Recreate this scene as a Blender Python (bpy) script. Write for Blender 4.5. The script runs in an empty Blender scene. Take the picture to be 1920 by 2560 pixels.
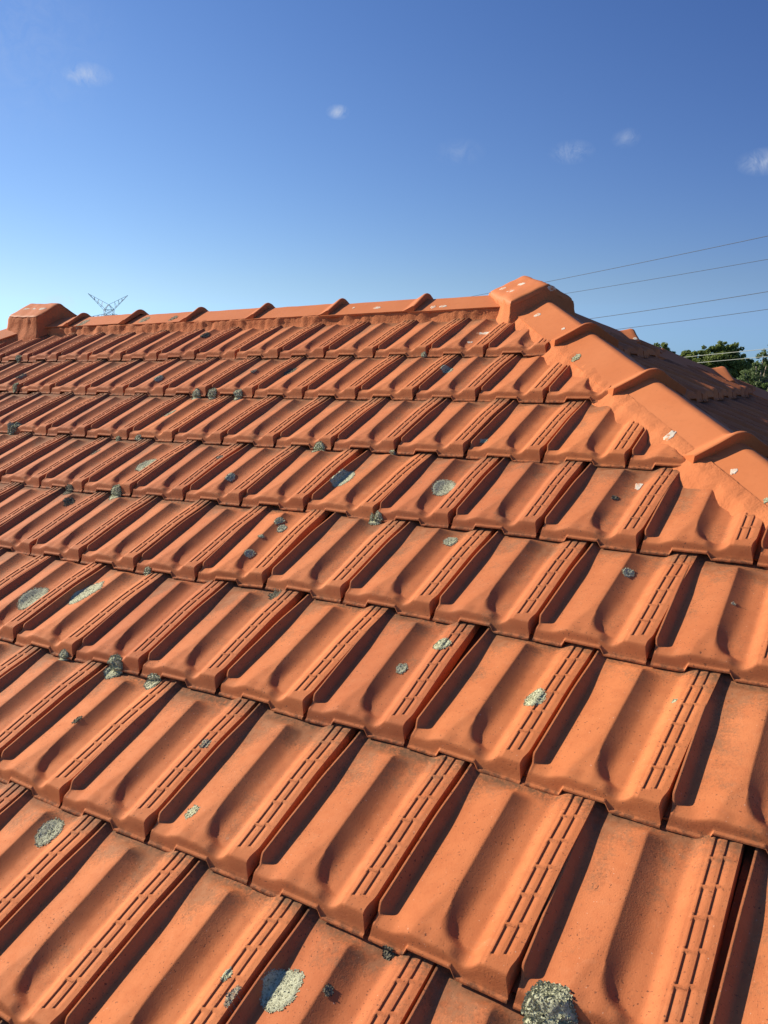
import bpy, bmesh, math, random
import numpy as np
from mathutils import Vector, Matrix, noise
from mathutils.bvhtree import BVHTree

# ------------------------------------------------------------------ camera, sky, sun, exposure
scn = bpy.context.scene
COL = scn.collection
W, G = 0.24, 0.34                      # tile cover width, course gauge (m)
TH = math.radians(26.5)                # roof pitch
VR = 10.51 * W                         # slope length from datum course to the ridge line
YR, ZR = VR * math.cos(TH), VR * math.sin(TH)
XL = -3.1                              # left end of the ridge
XA = -0.01                             # right end of the ridge
EAVE = -6                              # lowest course
GROUND = -3.6

cam_d = bpy.data.cameras.new("camera")
cam = bpy.data.objects.new("camera", cam_d)
COL.objects.link(cam)
scn.camera = cam
R = Matrix(((0.8389260, -0.0864028, 0.5373432),
            (0.5442454, 0.1327659, -0.8283539),
            (0.0002313, 0.9873742, 0.1584051)))
M = R.to_4x4()
M.translation = Vector((1.38063, -0.96983, 0.84516))
cam.matrix_world = M
cam_d.sensor_fit = 'VERTICAL'
cam_d.sensor_height = 24.0
cam_d.lens = 24.0 * 2131.0 / 2560.0
cam_d.clip_start = 0.02
cam_d.clip_end = 6000.0

SUN = Vector((-0.875, -0.085, 0.475)).normalized()
world = bpy.data.worlds.new("World")
scn.world = world
world.use_nodes = True
wt = world.node_tree
wt.nodes.clear()
def N(tree, typ, **kw):
    n = tree.nodes.new(typ)
    for k, v in kw.items():
        if k == 'ins':
            for a, b in v.items():
                n.inputs[a].default_value = b
        else:
            setattr(n, k, v)
    return n
def L(tree, a, b):
    tree.links.new(a, b)
sky = N(wt, 'ShaderNodeTexSky', sky_type='NISHITA', sun_disc=False)
sky.sun_elevation = math.asin(SUN.z)
sky.sun_rotation = math.atan2(SUN.x, SUN.y)
sky.altitude = 0.0
sky.air_density = 1.0
sky.dust_density = 0.2
sky.ozone_density = 1.6
bg = N(wt, 'ShaderNodeBackground', ins={'Strength': 0.088})
wo = N(wt, 'ShaderNodeOutputWorld')
# small wisps of cloud, fixed in the sky by their direction
tc = N(wt, 'ShaderNodeTexCoord')
cn = N(wt, 'ShaderNodeTexNoise', ins={'Scale': 42.0, 'Detail': 8.0, 'Roughness': 0.68, 'Distortion': 1.2})
L(wt, tc.outputs['Generated'], cn.inputs['Vector'])
def wmath(op, a, b=None, clamp=False):
    n = N(wt, 'ShaderNodeMath', operation=op, use_clamp=clamp)
    for i, v in enumerate((a, b)):
        if v is None: continue
        if isinstance(v, (int, float)): n.inputs[i].default_value = v
        else: L(wt, v, n.inputs[i])
    return n.outputs[0]
total = None
for d, rad, amp, sq in (((-0.7424, 0.6011, 0.2958), 0.026, 0.55, 2.2), ((-0.5635, 0.7788, 0.2757), 0.0135, 0.62, 1.7),
                        ((-0.351, 0.9068, 0.2335), 0.026, 0.30, 2.0), ((-0.2987, 0.9227, 0.2436), 0.016, 0.20, 1.5),
                        ((-0.1687, 0.9628, 0.2117), 0.030, 0.40, 2.1), ((-0.4582, 0.8566, 0.2374), 0.03, 0.10, 2.0),
                        ((-0.7994, 0.5959, 0.0764), 0.022, 0.5, 2.4), ((-0.80, 0.53, 0.33), 0.14, 0.08, 1.2)):
    dv = Vector(d).normalized()
    sub = N(wt, 'ShaderNodeVectorMath', operation='SUBTRACT'); sub.inputs[1].default_value = dv
    L(wt, tc.outputs['Generated'], sub.inputs[0])
    scl = N(wt, 'ShaderNodeVectorMath', operation='MULTIPLY'); scl.inputs[1].default_value = (1, 1, sq)
    L(wt, sub.outputs[0], scl.inputs[0])
    ln = N(wt, 'ShaderNodeVectorMath', operation='LENGTH'); L(wt, scl.outputs[0], ln.inputs[0])
    fall = wmath('SUBTRACT', 1.0, wmath('DIVIDE', ln.outputs['Value'], rad), True)
    m = wmath('MULTIPLY', wmath('MULTIPLY', fall, wmath('SUBTRACT', cn.outputs['Fac'], 0.38), True), 4.6 * amp, True)
    total = m if total is None else wmath('ADD', total, m, True)
mix = N(wt, 'ShaderNodeMixRGB', blend_type='MIX')
mix.inputs['Color2'].default_value = (5.2, 5.7, 6.6, 1)
L(wt, total, mix.inputs['Fac'])
tc0 = tc
hs = N(wt, 'ShaderNodeHueSaturation', ins={'Hue': 0.508, 'Saturation': 1.22, 'Value': 1.0})
L(wt, sky.outputs[0], hs.inputs['Color'])
tint = N(wt, 'ShaderNodeMixRGB', blend_type='MULTIPLY'); tint.inputs[0].default_value = 1.0
tg = N(wt, 'ShaderNodeSeparateXYZ'); L(wt, tc0.outputs['Generated'], tg.inputs[0])
tr_ = N(wt, 'ShaderNodeMapRange', ins={'From Min': 0.0, 'From Max': 0.30, 'To Min': 0.0, 'To Max': 1.0}); L(wt, tg.outputs[2], tr_.inputs[0])
tm = N(wt, 'ShaderNodeMixRGB'); tm.inputs[1].default_value = (0.74, 0.88, 1.12, 1); tm.inputs[2].default_value = (0.86, 0.93, 1.10, 1)
L(wt, tr_.outputs[0], tm.inputs[0]); L(wt, tm.outputs[0], tint.inputs[2])
sdn = N(wt, 'ShaderNodeVectorMath', operation='DOT_PRODUCT'); sdn.inputs[1].default_value = Vector((SUN.x, SUN.y, 0)).normalized()
L(wt, tc.outputs['Generated'], sdn.inputs[0])
sdr = N(wt, 'ShaderNodeMapRange', ins={'From Min': 0.0, 'From Max': 0.7, 'To Min': 0.0, 'To Max': 1.0}); L(wt, sdn.outputs['Value'], sdr.inputs[0])
away = N(wt, 'ShaderNodeMixRGB'); away.inputs[1].default_value = (0.62, 0.63, 0.75, 1); away.inputs[2].default_value = (1.0, 0.97, 0.94, 1)
L(wt, sdr.outputs[0], away.inputs[0])
tint2 = N(wt, 'ShaderNodeMixRGB', blend_type='MULTIPLY'); tint2.inputs[0].default_value = 1.0
L(wt, hs.outputs[0], tint2.inputs[1]); L(wt, away.outputs[0], tint2.inputs[2])
L(wt, tint2.outputs[0], tint.inputs[1])
hz = N(wt, 'ShaderNodeMapRange', interpolation_type='SMOOTHSTEP', ins={'From Min': -0.02, 'From Max': 0.11, 'To Min': 0.0, 'To Max': 1.0}); L(wt, tg.outputs[2], hz.inputs[0])
hzc = N(wt, 'ShaderNodeMixRGB'); hzc.inputs[1].default_value = (0.62, 1.0, 1.75, 1); hzc.inputs[2].default_value = (1, 1, 1, 1); L(wt, hz.outputs[0], hzc.inputs[0])
tint3 = N(wt, 'ShaderNodeMixRGB', blend_type='MULTIPLY'); tint3.inputs[0].default_value = 1.0
L(wt, tint.outputs[0], tint3.inputs[1]); L(wt, hzc.outputs[0], tint3.inputs[2])
L(wt, tint3.outputs[0], mix.inputs['Color1'])
L(wt, mix.outputs[0], bg.inputs['Color'])
L(wt, bg.outputs[0], wo.inputs['Surface'])

sd = bpy.data.lights.new("sun", 'SUN')
sd.energy = 5.0
sd.angle = math.radians(0.5)
sd.color = (1.0, 0.93, 0.78)
so = bpy.data.objects.new("sun", sd)
COL.objects.link(so)
so.rotation_euler = SUN.to_track_quat('Z', 'Y').to_euler()
so.location = (-8, -3, 8)

scn.view_settings.view_transform = 'Standard'
scn.view_settings.look = 'None'
scn.view_settings.exposure = 0.5
scn.view_settings.gamma = 1.0
scn.view_settings.use_curve_mapping = False

# ------------------------------------------------------------------ helpers
rng = random.Random(7)
def S(x):
    x = 0.0 if x < 0 else (1.0 if x > 1 else x)
    return x * x * (3 - 2 * x)
def tag(o, label=None, cat=None, group=None, kind=None):
    if label: o['label'] = label
    if cat: o['category'] = cat
    if group: o['group'] = group
    if kind: o['kind'] = kind
    return o
def link(name, me, mat=None, parent=None, mw=None):
    o = bpy.data.objects.new(name, me)
    COL.objects.link(o)
    if parent is not None: o.parent = parent
    if mat is not None and me is not None and not me.materials: me.materials.append(mat)
    if mw is not None: o.matrix_world = mw
    return o
def mesh(name, vs, fs, smooth=True):
    me = bpy.data.meshes.new(name)
    me.from_pydata([tuple(v) for v in vs], [], fs)
    me.update()
    if smooth:
        me.polygons.foreach_set('use_smooth', [True] * len(me.polygons))
    return me
def empty(name, loc=(0, 0, 0)):
    o = bpy.data.objects.new(name, None)
    COL.objects.link(o)
    o.location = loc
    o.empty_display_size = 0.1
    return o
def tube(pts, r, sides=6, vs=None, fs=None):
    """sweep a circle of radius r (number or list) along pts"""
    vs = [] if vs is None else vs
    fs = [] if fs is None else fs
    pts = [Vector(p) for p in pts]
    base = len(vs)
    for i, p in enumerate(pts):
        t = (pts[min(i + 1, len(pts) - 1)] - pts[max(i - 1, 0)]).normalized()
        a = t.cross(Vector((0, 0, 1)))
        if a.length < 1e-3: a = t.cross(Vector((1, 0, 0)))
        a.normalize(); b = t.cross(a)
        rr = r[i] if isinstance(r, (list, tuple)) else r
        for k in range(sides):
            an = 2 * math.pi * k / sides
            vs.append(p + (a * math.cos(an) + b * math.sin(an)) * rr)
    n = len(pts)
    for i in range(n - 1):
        for k in range(sides):
            k2 = (k + 1) % sides
            fs.append((base + i * sides + k, base + i * sides + k2, base + (i + 1) * sides + k2, base + (i + 1) * sides + k))
    fs.append(tuple(base + k for k in reversed(range(sides))))
    fs.append(tuple(base + (n - 1) * sides + k for k in range(sides)))
    return vs, fs

# ------------------------------------------------------------------ materials
def new_mat(name, rough=0.8, spec=0.25):
    m = bpy.data.materials.new(name)
    m.use_nodes = True
    t = m.node_tree
    b = t.nodes['Principled BSDF']
    b.inputs['Roughness'].default_value = rough
    b.inputs['Specular IOR Level'].default_value = spec
    return m, t, b
def math_n(t, op, a, b=None, c=None, clamp=False):
    n = N(t, 'ShaderNodeMath', operation=op, use_clamp=clamp)
    for i, v in enumerate((a, b, c)):
        if v is None: continue
        if isinstance(v, (int, float)): n.inputs[i].default_value = v
        else: L(t, v, n.inputs[i])
    return n.outputs[0]
def noise_n(t, vec, scale, detail=4, rough=0.55, dist=0.0):
    n = N(t, 'ShaderNodeTexNoise', ins={'Scale': scale, 'Detail': detail, 'Roughness': rough, 'Distortion': dist})
    L(t, vec, n.inputs['Vector'])
    return n.outputs['Fac']
def ramp01(t, v, lo, hi):
    n = N(t, 'ShaderNodeMapRange', ins={'From Min': lo, 'From Max': hi, 'To Min': 0.0, 'To Max': 1.0})
    L(t, v, n.inputs['Value'])
    return n.outputs[0]
def mixc(t, f, a, b, mode='MIX'):
    n = N(t, 'ShaderNodeMixRGB', blend_type=mode)
    if isinstance(f, (int, float)): n.inputs[0].default_value = f
    else: L(t, f, n.inputs[0])
    for i, v in ((1, a), (2, b)):
        if isinstance(v, tuple): n.inputs[i].default_value = (*v, 1)
        else: L(t, v, n.inputs[i])
    return n.outputs[0]
def bump(t, b, h, strength, dist, prev=None):
    n = N(t, 'ShaderNodeBump', ins={'Strength': strength, 'Distance': dist})
    L(t, h, n.inputs['Height'])
    if prev is not None: L(t, prev, n.inputs['Normal'])
    L(t, n.outputs[0], b.inputs['Normal'])
    return n.outputs[0]

# weathered terracotta; UV map carries (across, along) of the tile, attribute "rnd" a number per tile
def terracotta():
    m, t, b = new_mat('weathered_terracotta', 0.78, 0.12)
    P = N(t, 'ShaderNodeNewGeometry').outputs['Position']
    uv = N(t, 'ShaderNodeUVMap', uv_map='st')
    sep = N(t, 'ShaderNodeSeparateXYZ'); L(t, uv.outputs[0], sep.inputs[0])
    s_, t_ = sep.outputs[0], sep.outputs[1]
    oi = N(t, 'ShaderNodeObjectInfo').outputs['Random']
    at = N(t, 'ShaderNodeAttribute', attribute_name='rnd').outputs['Fac']
    r = math_n(t, 'FRACT', math_n(t, 'ADD', oi, at))
    r2 = math_n(t, 'FRACT', math_n(t, 'MULTIPLY', r, 7.31))
    r3 = math_n(t, 'FRACT', math_n(t, 'MULTIPLY', r, 13.77))
    big = noise_n(t, P, 7.0, 3)
    col = mixc(t, ramp01(t, big, 0.3, 0.7), (0.59, 0.180, 0.060), (0.67, 0.220, 0.078))
    col = mixc(t, math_n(t, 'MULTIPLY', r, 0.62), col, (0.43, 0.118, 0.046))
    px = N(t, 'ShaderNodeSeparateXYZ'); L(t, P, px.inputs[0])
    dust = math_n(t, 'MULTIPLY', ramp01(t, px.outputs[0], 0.9, -2.6), 0.24)
    dust = math_n(t, 'ADD', dust, math_n(t, 'MULTIPLY', r3, 0.14))
    dust = math_n(t, 'MULTIPLY', dust, math_n(t, 'ADD', 0.45, ramp01(t, noise_n(t, P, 18.0, 5, 0.65), 0.3, 0.7)))
    col = mixc(t, dust, col, (0.40, 0.165, 0.088))
    mid = noise_n(t, P, 42.0, 5, 0.65)
    col = mixc(t, math_n(t, 'MULTIPLY', ramp01(t, mid, 0.45, 0.75), 0.35), col, (0.41, 0.105, 0.040))
    pale = noise_n(t, P, 23.0, 6, 0.7, 1.0)
    col = mixc(t, math_n(t, 'MULTIPLY', ramp01(t, pale, 0.58, 0.8), 0.30), col, (0.66, 0.30, 0.15))
    # worn brighter edges come from noise only; dark fine pits and specks
    sp = noise_n(t, P, 260.0, 2, 0.5)
    spk = ramp01(t, sp, 0.65, 0.70)
    clus = ramp01(t, noise_n(t, P, 16.0, 3), 0.38, 0.62)
    spk = math_n(t, 'MULTIPLY', spk, math_n(t, 'ADD', math_n(t, 'MULTIPLY', clus, 0.7), 0.15))
    col = mixc(t, spk, col, (0.12, 0.05, 0.03))
    wsp = ramp01(t, noise_n(t, P, 270.0, 1, 0.4), 0.765, 0.80)
    col = mixc(t, math_n(t, 'MULTIPLY', wsp, 0.5), col, (0.75, 0.5, 0.35))
    # grey-black growth: heaviest next to the tile above and in the left pan, different on every tile
    rear = ramp01(t, t_, 0.72, 1.0)
    pan = math_n(t, 'MULTIPLY', ramp01(t, s_, 0.05, 0.16), math_n(t, 'SUBTRACT', 1.0, ramp01(t, s_, 0.22, 0.42)))
    pan = math_n(t, 'MULTIPLY', pan, ramp01(t, t_, 0.12, 0.6))
    roll = math_n(t, 'MULTIPLY', ramp01(t, s_, 0.42, 0.56), math_n(t, 'SUBTRACT', 1.0, ramp01(t, s_, 0.6, 0.76)))
    wgt = math_n(t, 'ADD', math_n(t, 'MULTIPLY', rear, 0.20), math_n(t, 'MULTIPLY', pan, math_n(t, 'MULTIPLY', r2, 0.20)))
    wgt = math_n(t, 'ADD', wgt, math_n(t, 'MULTIPLY', roll, math_n(t, 'MULTIPLY', r3, 0.10)))
    wgt = math_n(t, 'ADD', wgt, math_n(t, 'MULTIPLY', math_n(t, 'SUBTRACT', r3, 0.5), 0.07))
    g1 = noise_n(t, P, 15.0, 4, 0.6)
    g2 = noise_n(t, P, 190.0, 5, 0.8)
    d = math_n(t, 'ADD', math_n(t, 'ADD', math_n(t, 'MULTIPLY', g1, 0.5), math_n(t, 'MULTIPLY', g2, 0.5)), wgt)
    dirt = ramp01(t, d, 0.60, 0.73)
    dcol = mixc(t, ramp01(t, noise_n(t, P, 60.0, 2), 0.4, 0.6), (0.085, 0.050, 0.028), (0.14, 0.105, 0.062))
    col = mixc(t, math_n(t, 'MULTIPLY', dirt, 0.50), col, dcol)
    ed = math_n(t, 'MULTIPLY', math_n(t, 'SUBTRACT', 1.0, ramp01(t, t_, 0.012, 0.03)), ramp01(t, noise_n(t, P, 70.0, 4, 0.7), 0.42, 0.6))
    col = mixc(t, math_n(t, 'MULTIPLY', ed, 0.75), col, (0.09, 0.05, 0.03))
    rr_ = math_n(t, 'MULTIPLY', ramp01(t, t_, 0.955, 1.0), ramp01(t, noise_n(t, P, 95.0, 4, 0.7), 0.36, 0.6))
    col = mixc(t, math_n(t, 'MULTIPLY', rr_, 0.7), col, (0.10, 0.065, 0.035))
    # pale lime stains on a few tiles
    lm = math_n(t, 'ADD', noise_n(t, P, 30.0, 5, 0.7), math_n(t, 'MULTIPLY', r2, 0.03))
    col = mixc(t, math_n(t, 'MULTIPLY', ramp01(t, lm, 0.725, 0.78), 0.35), col, (0.55, 0.45, 0.33))
    L(t, col, b.inputs['Base Color'])
    h1 = math_n(t, 'SUBTRACT', noise_n(t, P, 420.0, 3, 0.6), math_n(t, 'MULTIPLY', spk, 0.8))
    p = bump(t, b, noise_n(t, P, 30.0, 2, 0.4), 0.18, 0.0028)
    p = bump(t, b, h1, 0.5, 0.0008, p)
    p = bump(t, b, g2, 0.25, 0.0012, p)
    rr = math_n(t, 'ADD', 0.66, math_n(t, 'MULTIPLY', mid, 0.25))
    L(t, rr, b.inputs['Roughness'])
    return m
M_TILE = terracotta()
def coat(name, ca, cb, bumps, dirty=0.5, rough=0.55):
    m, t, b = new_mat(name, rough + 0.1, 0.12)
    P = N(t, 'ShaderNodeNewGeometry').outputs['Position']
    big = noise_n(t, P, 5.0, 4)
    col = mixc(t, ramp01(t, big, 0.3, 0.7), ca, cb)
    mid = noise_n(t, P, 55.0, 5, 0.7)
    col = mixc(t, math_n(t, 'MULTIPLY', ramp01(t, mid, 0.5, 0.8), 0.3), col, tuple(c * 0.75 for c in ca))
    st = noise_n(t, P, 11.0, 6, 0.72, 1.5)
    col = mixc(t, math_n(t, 'MULTIPLY', ramp01(t, st, 0.60, 0.78), 0.35 * dirty), col, (0.22, 0.12, 0.07))
    sp = ramp01(t, noise_n(t, P, 170.0, 2), 0.73, 0.77)
    col = mixc(t, math_n(t, 'MULTIPLY', sp, dirty), col, (0.16, 0.07, 0.04))
    L(t, col, b.inputs['Base Color'])
    p = None
    for sc, st_, di in bumps:
        p = bump(t, b, noise_n(t, P, sc, 4, 0.6), st_, di, p)
    return m
M_CAP = coat('painted_cap_tile', (0.60, 0.184, 0.064), (0.66, 0.216, 0.080), ((22.0, 0.2, 0.002), (300.0, 0.25, 0.0005)), 0.5, 0.5)
M_MORT = coat('painted_mortar', (0.56, 0.168, 0.060), (0.63, 0.205, 0.076), ((38.0, 0.55, 0.006), (190.0, 0.7, 0.002), (520.0, 0.6, 0.0010)), 0.8, 0.75)

def simple(name, ca, cb, scale, rough=0.85, bm=None, metal=0.0):
    m, t, b = new_mat(name, rough, 0.2)
    P = N(t, 'ShaderNodeNewGeometry').outputs['Position']
    col = mixc(t, ramp01(t, noise_n(t, P, scale, 4, 0.65), 0.32, 0.68), ca, cb)
    L(t, col, b.inputs['Base Color'])
    b.inputs['Metallic'].default_value = metal
    if bm: bump(t, b, noise_n(t, P, bm[0], 4, 0.7), bm[1], bm[2])
    return m
def lichen_mat(name, ca, cb, cc):
    m, t, b = new_mat(name, 0.95, 0.05)
    P = N(t, 'ShaderNodeNewGeometry').outputs['Position']
    col = mixc(t, ramp01(t, noise_n(t, P, 180.0, 4, 0.7), 0.35, 0.65), ca, cb)
    col = mixc(t, ramp01(t, noise_n(t, P, 330.0, 3, 0.7), 0.52, 0.64), col, cc)
    L(t, col, b.inputs['Base Color'])
    bump(t, b, noise_n(t, P, 420.0, 4, 0.8), 0.6, 0.0015)
    return m
M_LICH = lichen_mat('grey_green_lichen', (0.44, 0.425, 0.27), (0.60, 0.585, 0.40), (0.19, 0.17, 0.10))
M_LICHY = lichen_mat('yellow_green_lichen', (0.47, 0.455, 0.27), (0.64, 0.62, 0.41), (0.23, 0.21, 0.11))
M_LICHD = lichen_mat('dark_lichen', (0.13, 0.11, 0.075), (0.25, 0.22, 0.15), (0.05, 0.04, 0.03))
M_FILM = lichen_mat('thin_grey_lichen', (0.36, 0.29, 0.19), (0.46, 0.42, 0.30), (0.34, 0.17, 0.09))
M_SPLAT = simple('chalky_white_splash', (0.68, 0.27, 0.11), (0.70, 0.61, 0.48), 75.0, 0.85, (220.0, 0.3, 0.0006))
M_SPLAT.node_tree.nodes['Map Range'].inputs['From Min'].default_value = 0.40
M_SPLAT.node_tree.nodes['Map Range'].inputs['From Max'].default_value = 0.50
M_DECK = simple('roof_underlay', (0.10, 0.045, 0.03), (0.14, 0.06, 0.04), 8.0)
M_BRICK = simple('red_brick_wall', (0.30, 0.12, 0.07), (0.38, 0.17, 0.10), 6.0)
M_STEEL = simple('galvanised_steel', (0.22, 0.23, 0.25), (0.28, 0.29, 0.31), 0.8, 0.6, None, 0.3)
M_WIRE = simple('backlit_aluminium_wire', (0.10, 0.105, 0.12), (0.12, 0.125, 0.14), 3.0, 0.7)  # aluminium wire, its dark look against bright sky put into the colour
M_WIRE2 = simple('sunlit_aluminium_wire', (0.34, 0.35, 0.30), (0.42, 0.42, 0.36), 3.0, 0.7)  # same aluminium, its sunlit look before the trees painted as a paler colour
M_GRASS = simple('dry_green_grass', (0.07, 0.09, 0.03), (0.12, 0.11, 0.05), 0.12, 0.95)
M_BARK = simple('grey_bark', (0.20, 0.16, 0.12), (0.34, 0.29, 0.23), 2.0, 0.9)

# ------------------------------------------------------------------ one roof tile
def lerp_tab(tab, x):
    for (a, u), (b, v) in zip(tab, tab[1:]):
        if x <= b:
            q = max(0.0, (x - a) / (b - a))
            return u + (v - u) * S(q)
    return tab[-1][1]
FRONT = ((0.10, 4.5), (0.16, 5.5), (0.30, 12.5), (0.46, 13.5), (0.56, 11.5), (0.67, 6.0), (0.72, 6.8), (0.79, 16.0))
def tile_h(s, t):
    """relief of the tile above its floor, mm; s across 0..1, t up the slope 0..1.12"""
    f = S((0.40 - t) / 0.30)
    cl = 0.405 - 0.10 * f
    cr = 0.428 + 0.016 * S((0.36 - t) / 0.18)
    hc = 15.2 - 2.2 * f
    wr = 0.195 - 0.040 * S((0.46 - t) / 0.24)
    gl = 1.0
    if s < cl:
        x = max(0.0, (s - 0.10) / (cl - 0.10))
        gl = 0.65 * x + 0.35 * S(x)
    gr = 1.0
    if s > cr:
        x = min(1.0, (s - cr) / wr)
        gr = 0.85 * (1.0 - x) ** 1.75 + 0.15 * (1.0 - S(x))
    fade = 1.0 - 0.85 * S((t - 0.925) / 0.06)
    roll = hc * min(gl, gr) * fade
    k = 1.0 - 0.36 * S((t - 0.62) / 0.38)
    strip = 16.0 * k * S((s - 0.655) / 0.14) ** 1.15
    lip = 5.5 * S((0.155 - t) / 0.055)
    upk = k * (0.30 + 0.70 * S((t - 0.085) / 0.07))
    if s < 0.026: up = 17.0 * upk
    else: up = 17.0 * upk * max(0.0, 1.0 - (s - 0.026) / 0.062)
    lip *= 1.0 - S((s - 0.34) / 0.12)
    dip = -1.0 * S((0.46 - t) / 0.22) * S((s - 0.45) / 0.09) * (1.0 - S((s - 0.68) / 0.10))
    vals = (lip, roll + lip * 0.35, strip, up)
    kk = 0.9
    mx = max(vals)
    h = mx + kk * math.log(sum(math.exp((v - mx) / kk) for v in vals)) - kk * math.log(2.0) + dip
    if 0.34 <= s < 0.79:              # front of the tile beyond the rounded end of the right pan
        t0 = 0.098 + 0.105 * (max(0.0, 0.69 - max(s, 0.43)) / 0.24) ** 2.0 + 0.5 * max(0.0, s - 0.70) ** 1.5
        wq = 0.038 + 0.050 * S((0.69 - s) / 0.20)
        q = S((t0 + 0.5 * wq - t) / wq) * S((s - 0.34) / 0.12)
        h = h * (1 - q) + lerp_tab(FRONT, s) * q
    if s >= 0.80: h = 16.0 * k
    return h
GL = 0.155
def groove(s, t, n_cells=7):
    """depth of the brick-pattern recesses on the strip, mm"""
    d = 0.0
    for c, sh in ((0.838, 0.0), (0.908, 0.020)):
        a = s - c
        if abs(a) < 0.0235:
            w_ = (a + 0.0235) / 0.0045 if a < -0.019 else (1.0 if a < -0.012 else (0.0235 - a) / 0.0355)
            tt = (t - 0.118 - sh) / GL
            if tt < 0: continue
            fr = tt - math.floor(tt)
            e = min(fr, 1 - fr) * GL - 1.2 * max(0.0, a - 0.004) * (1 if fr > 0.5 else -0.6)
            q = 1.0 if e > 0.0125 else (0.0 if e < 0.0062 else (e - 0.0062) / 0.0063)
            sl = 1.0 if s < c else 0.78
            d = max(d, 2.1 * w_ * q * sl)
    if s > 0.797 and s < 0.962 and t > 0.118:       # cross ribs stand a little proud
        for sh, lo, hi in ((0.0, 0.797, 0.878), (0.020, 0.868, 0.962)):
            tt = (t - 0.118 - sh) / GL
            fr = tt - math.floor(tt)
            e = min(fr, 1 - fr) * GL
            if lo < s < hi and e < 0.006 and tt > 0.5: d -= 0.9
    return d
def s_list(lod):
    if lod: return [-0.05, 0.010, 0.013, 0.026, 0.056, 0.088, 0.15, 0.20, 0.25, 0.27, 0.295, 0.34, 0.38, 0.41, 0.44, 0.48, 0.52, 0.56, 0.60, 0.635, 0.68, 0.73, 0.775, 0.80, 0.815, 0.819, 0.838, 0.8615, 0.872, 0.885, 0.889, 0.908, 0.9315, 0.955, 0.972, 0.9745]
    a = [-0.05, 0.0095, 0.0105, 0.013, 0.019, 0.026, 0.031, 0.042, 0.056, 0.075, 0.09, 0.100, 0.108, 0.12, 0.135]
    x = 0.155
    while x < 0.79:
        a.append(round(x, 4)); x += 0.0165
    a += [0.27, 0.285, 0.295, 0.428, 0.436, 0.444, 0.60, 0.618, 0.635, 0.797, 0.801, 0.8140, 0.8165, 0.819, 0.8225, 0.826, 0.838, 0.850, 0.8615, 0.866, 0.8725, 0.880,
          0.8845, 0.887, 0.8895, 0.893, 0.896, 0.908, 0.920, 0.9315, 0.936, 0.948, 0.958, 0.960, 0.966, 0.972, 0.9745]
    return sorted(set(a))
def t_list(lod):
    if lod:
        return [0.100, 0.118, 0.14, 0.17, 0.205, 0.25, 0.32, 0.42, 0.55, 0.70, 0.82, 0.92, 0.95, 0.985, 1.10]
    a = [0.098, 0.108, 0.118, 0.126, 0.134, 0.15, 0.165, 0.18, 0.195, 0.21, 0.225]
    x = 0.245
    while x < 0.92:
        a.append(round(x, 4)); x += 0.024
    a += [0.925, 0.94, 0.955, 0.97, 0.985, 1.0, 1.04, 1.10]
    for k in range(0, 7):
        for sh in (0.0, 0.020):
            c = 0.118 + sh + k * GL
            for dd in (-0.0125, -0.0062, 0.0, 0.0062, 0.0125):
                v = round(c + dd, 4)
                if 0.13 < v < 1.08: a.append(v)
    a = sorted(set(a))
    out = [a[0]]
    for v in a[1:]:
        if v - out[-1] > 0.0022: out.append(v)
    return out
TILT = 21.5
def bot(s):
    if s < 0.27 or s > 0.635: return 0.0
    if s < 0.295: return 10.5 * (s - 0.27) / 0.025
    if s > 0.600: return 10.5 * (0.635 - s) / 0.035
    return 10.5
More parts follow.
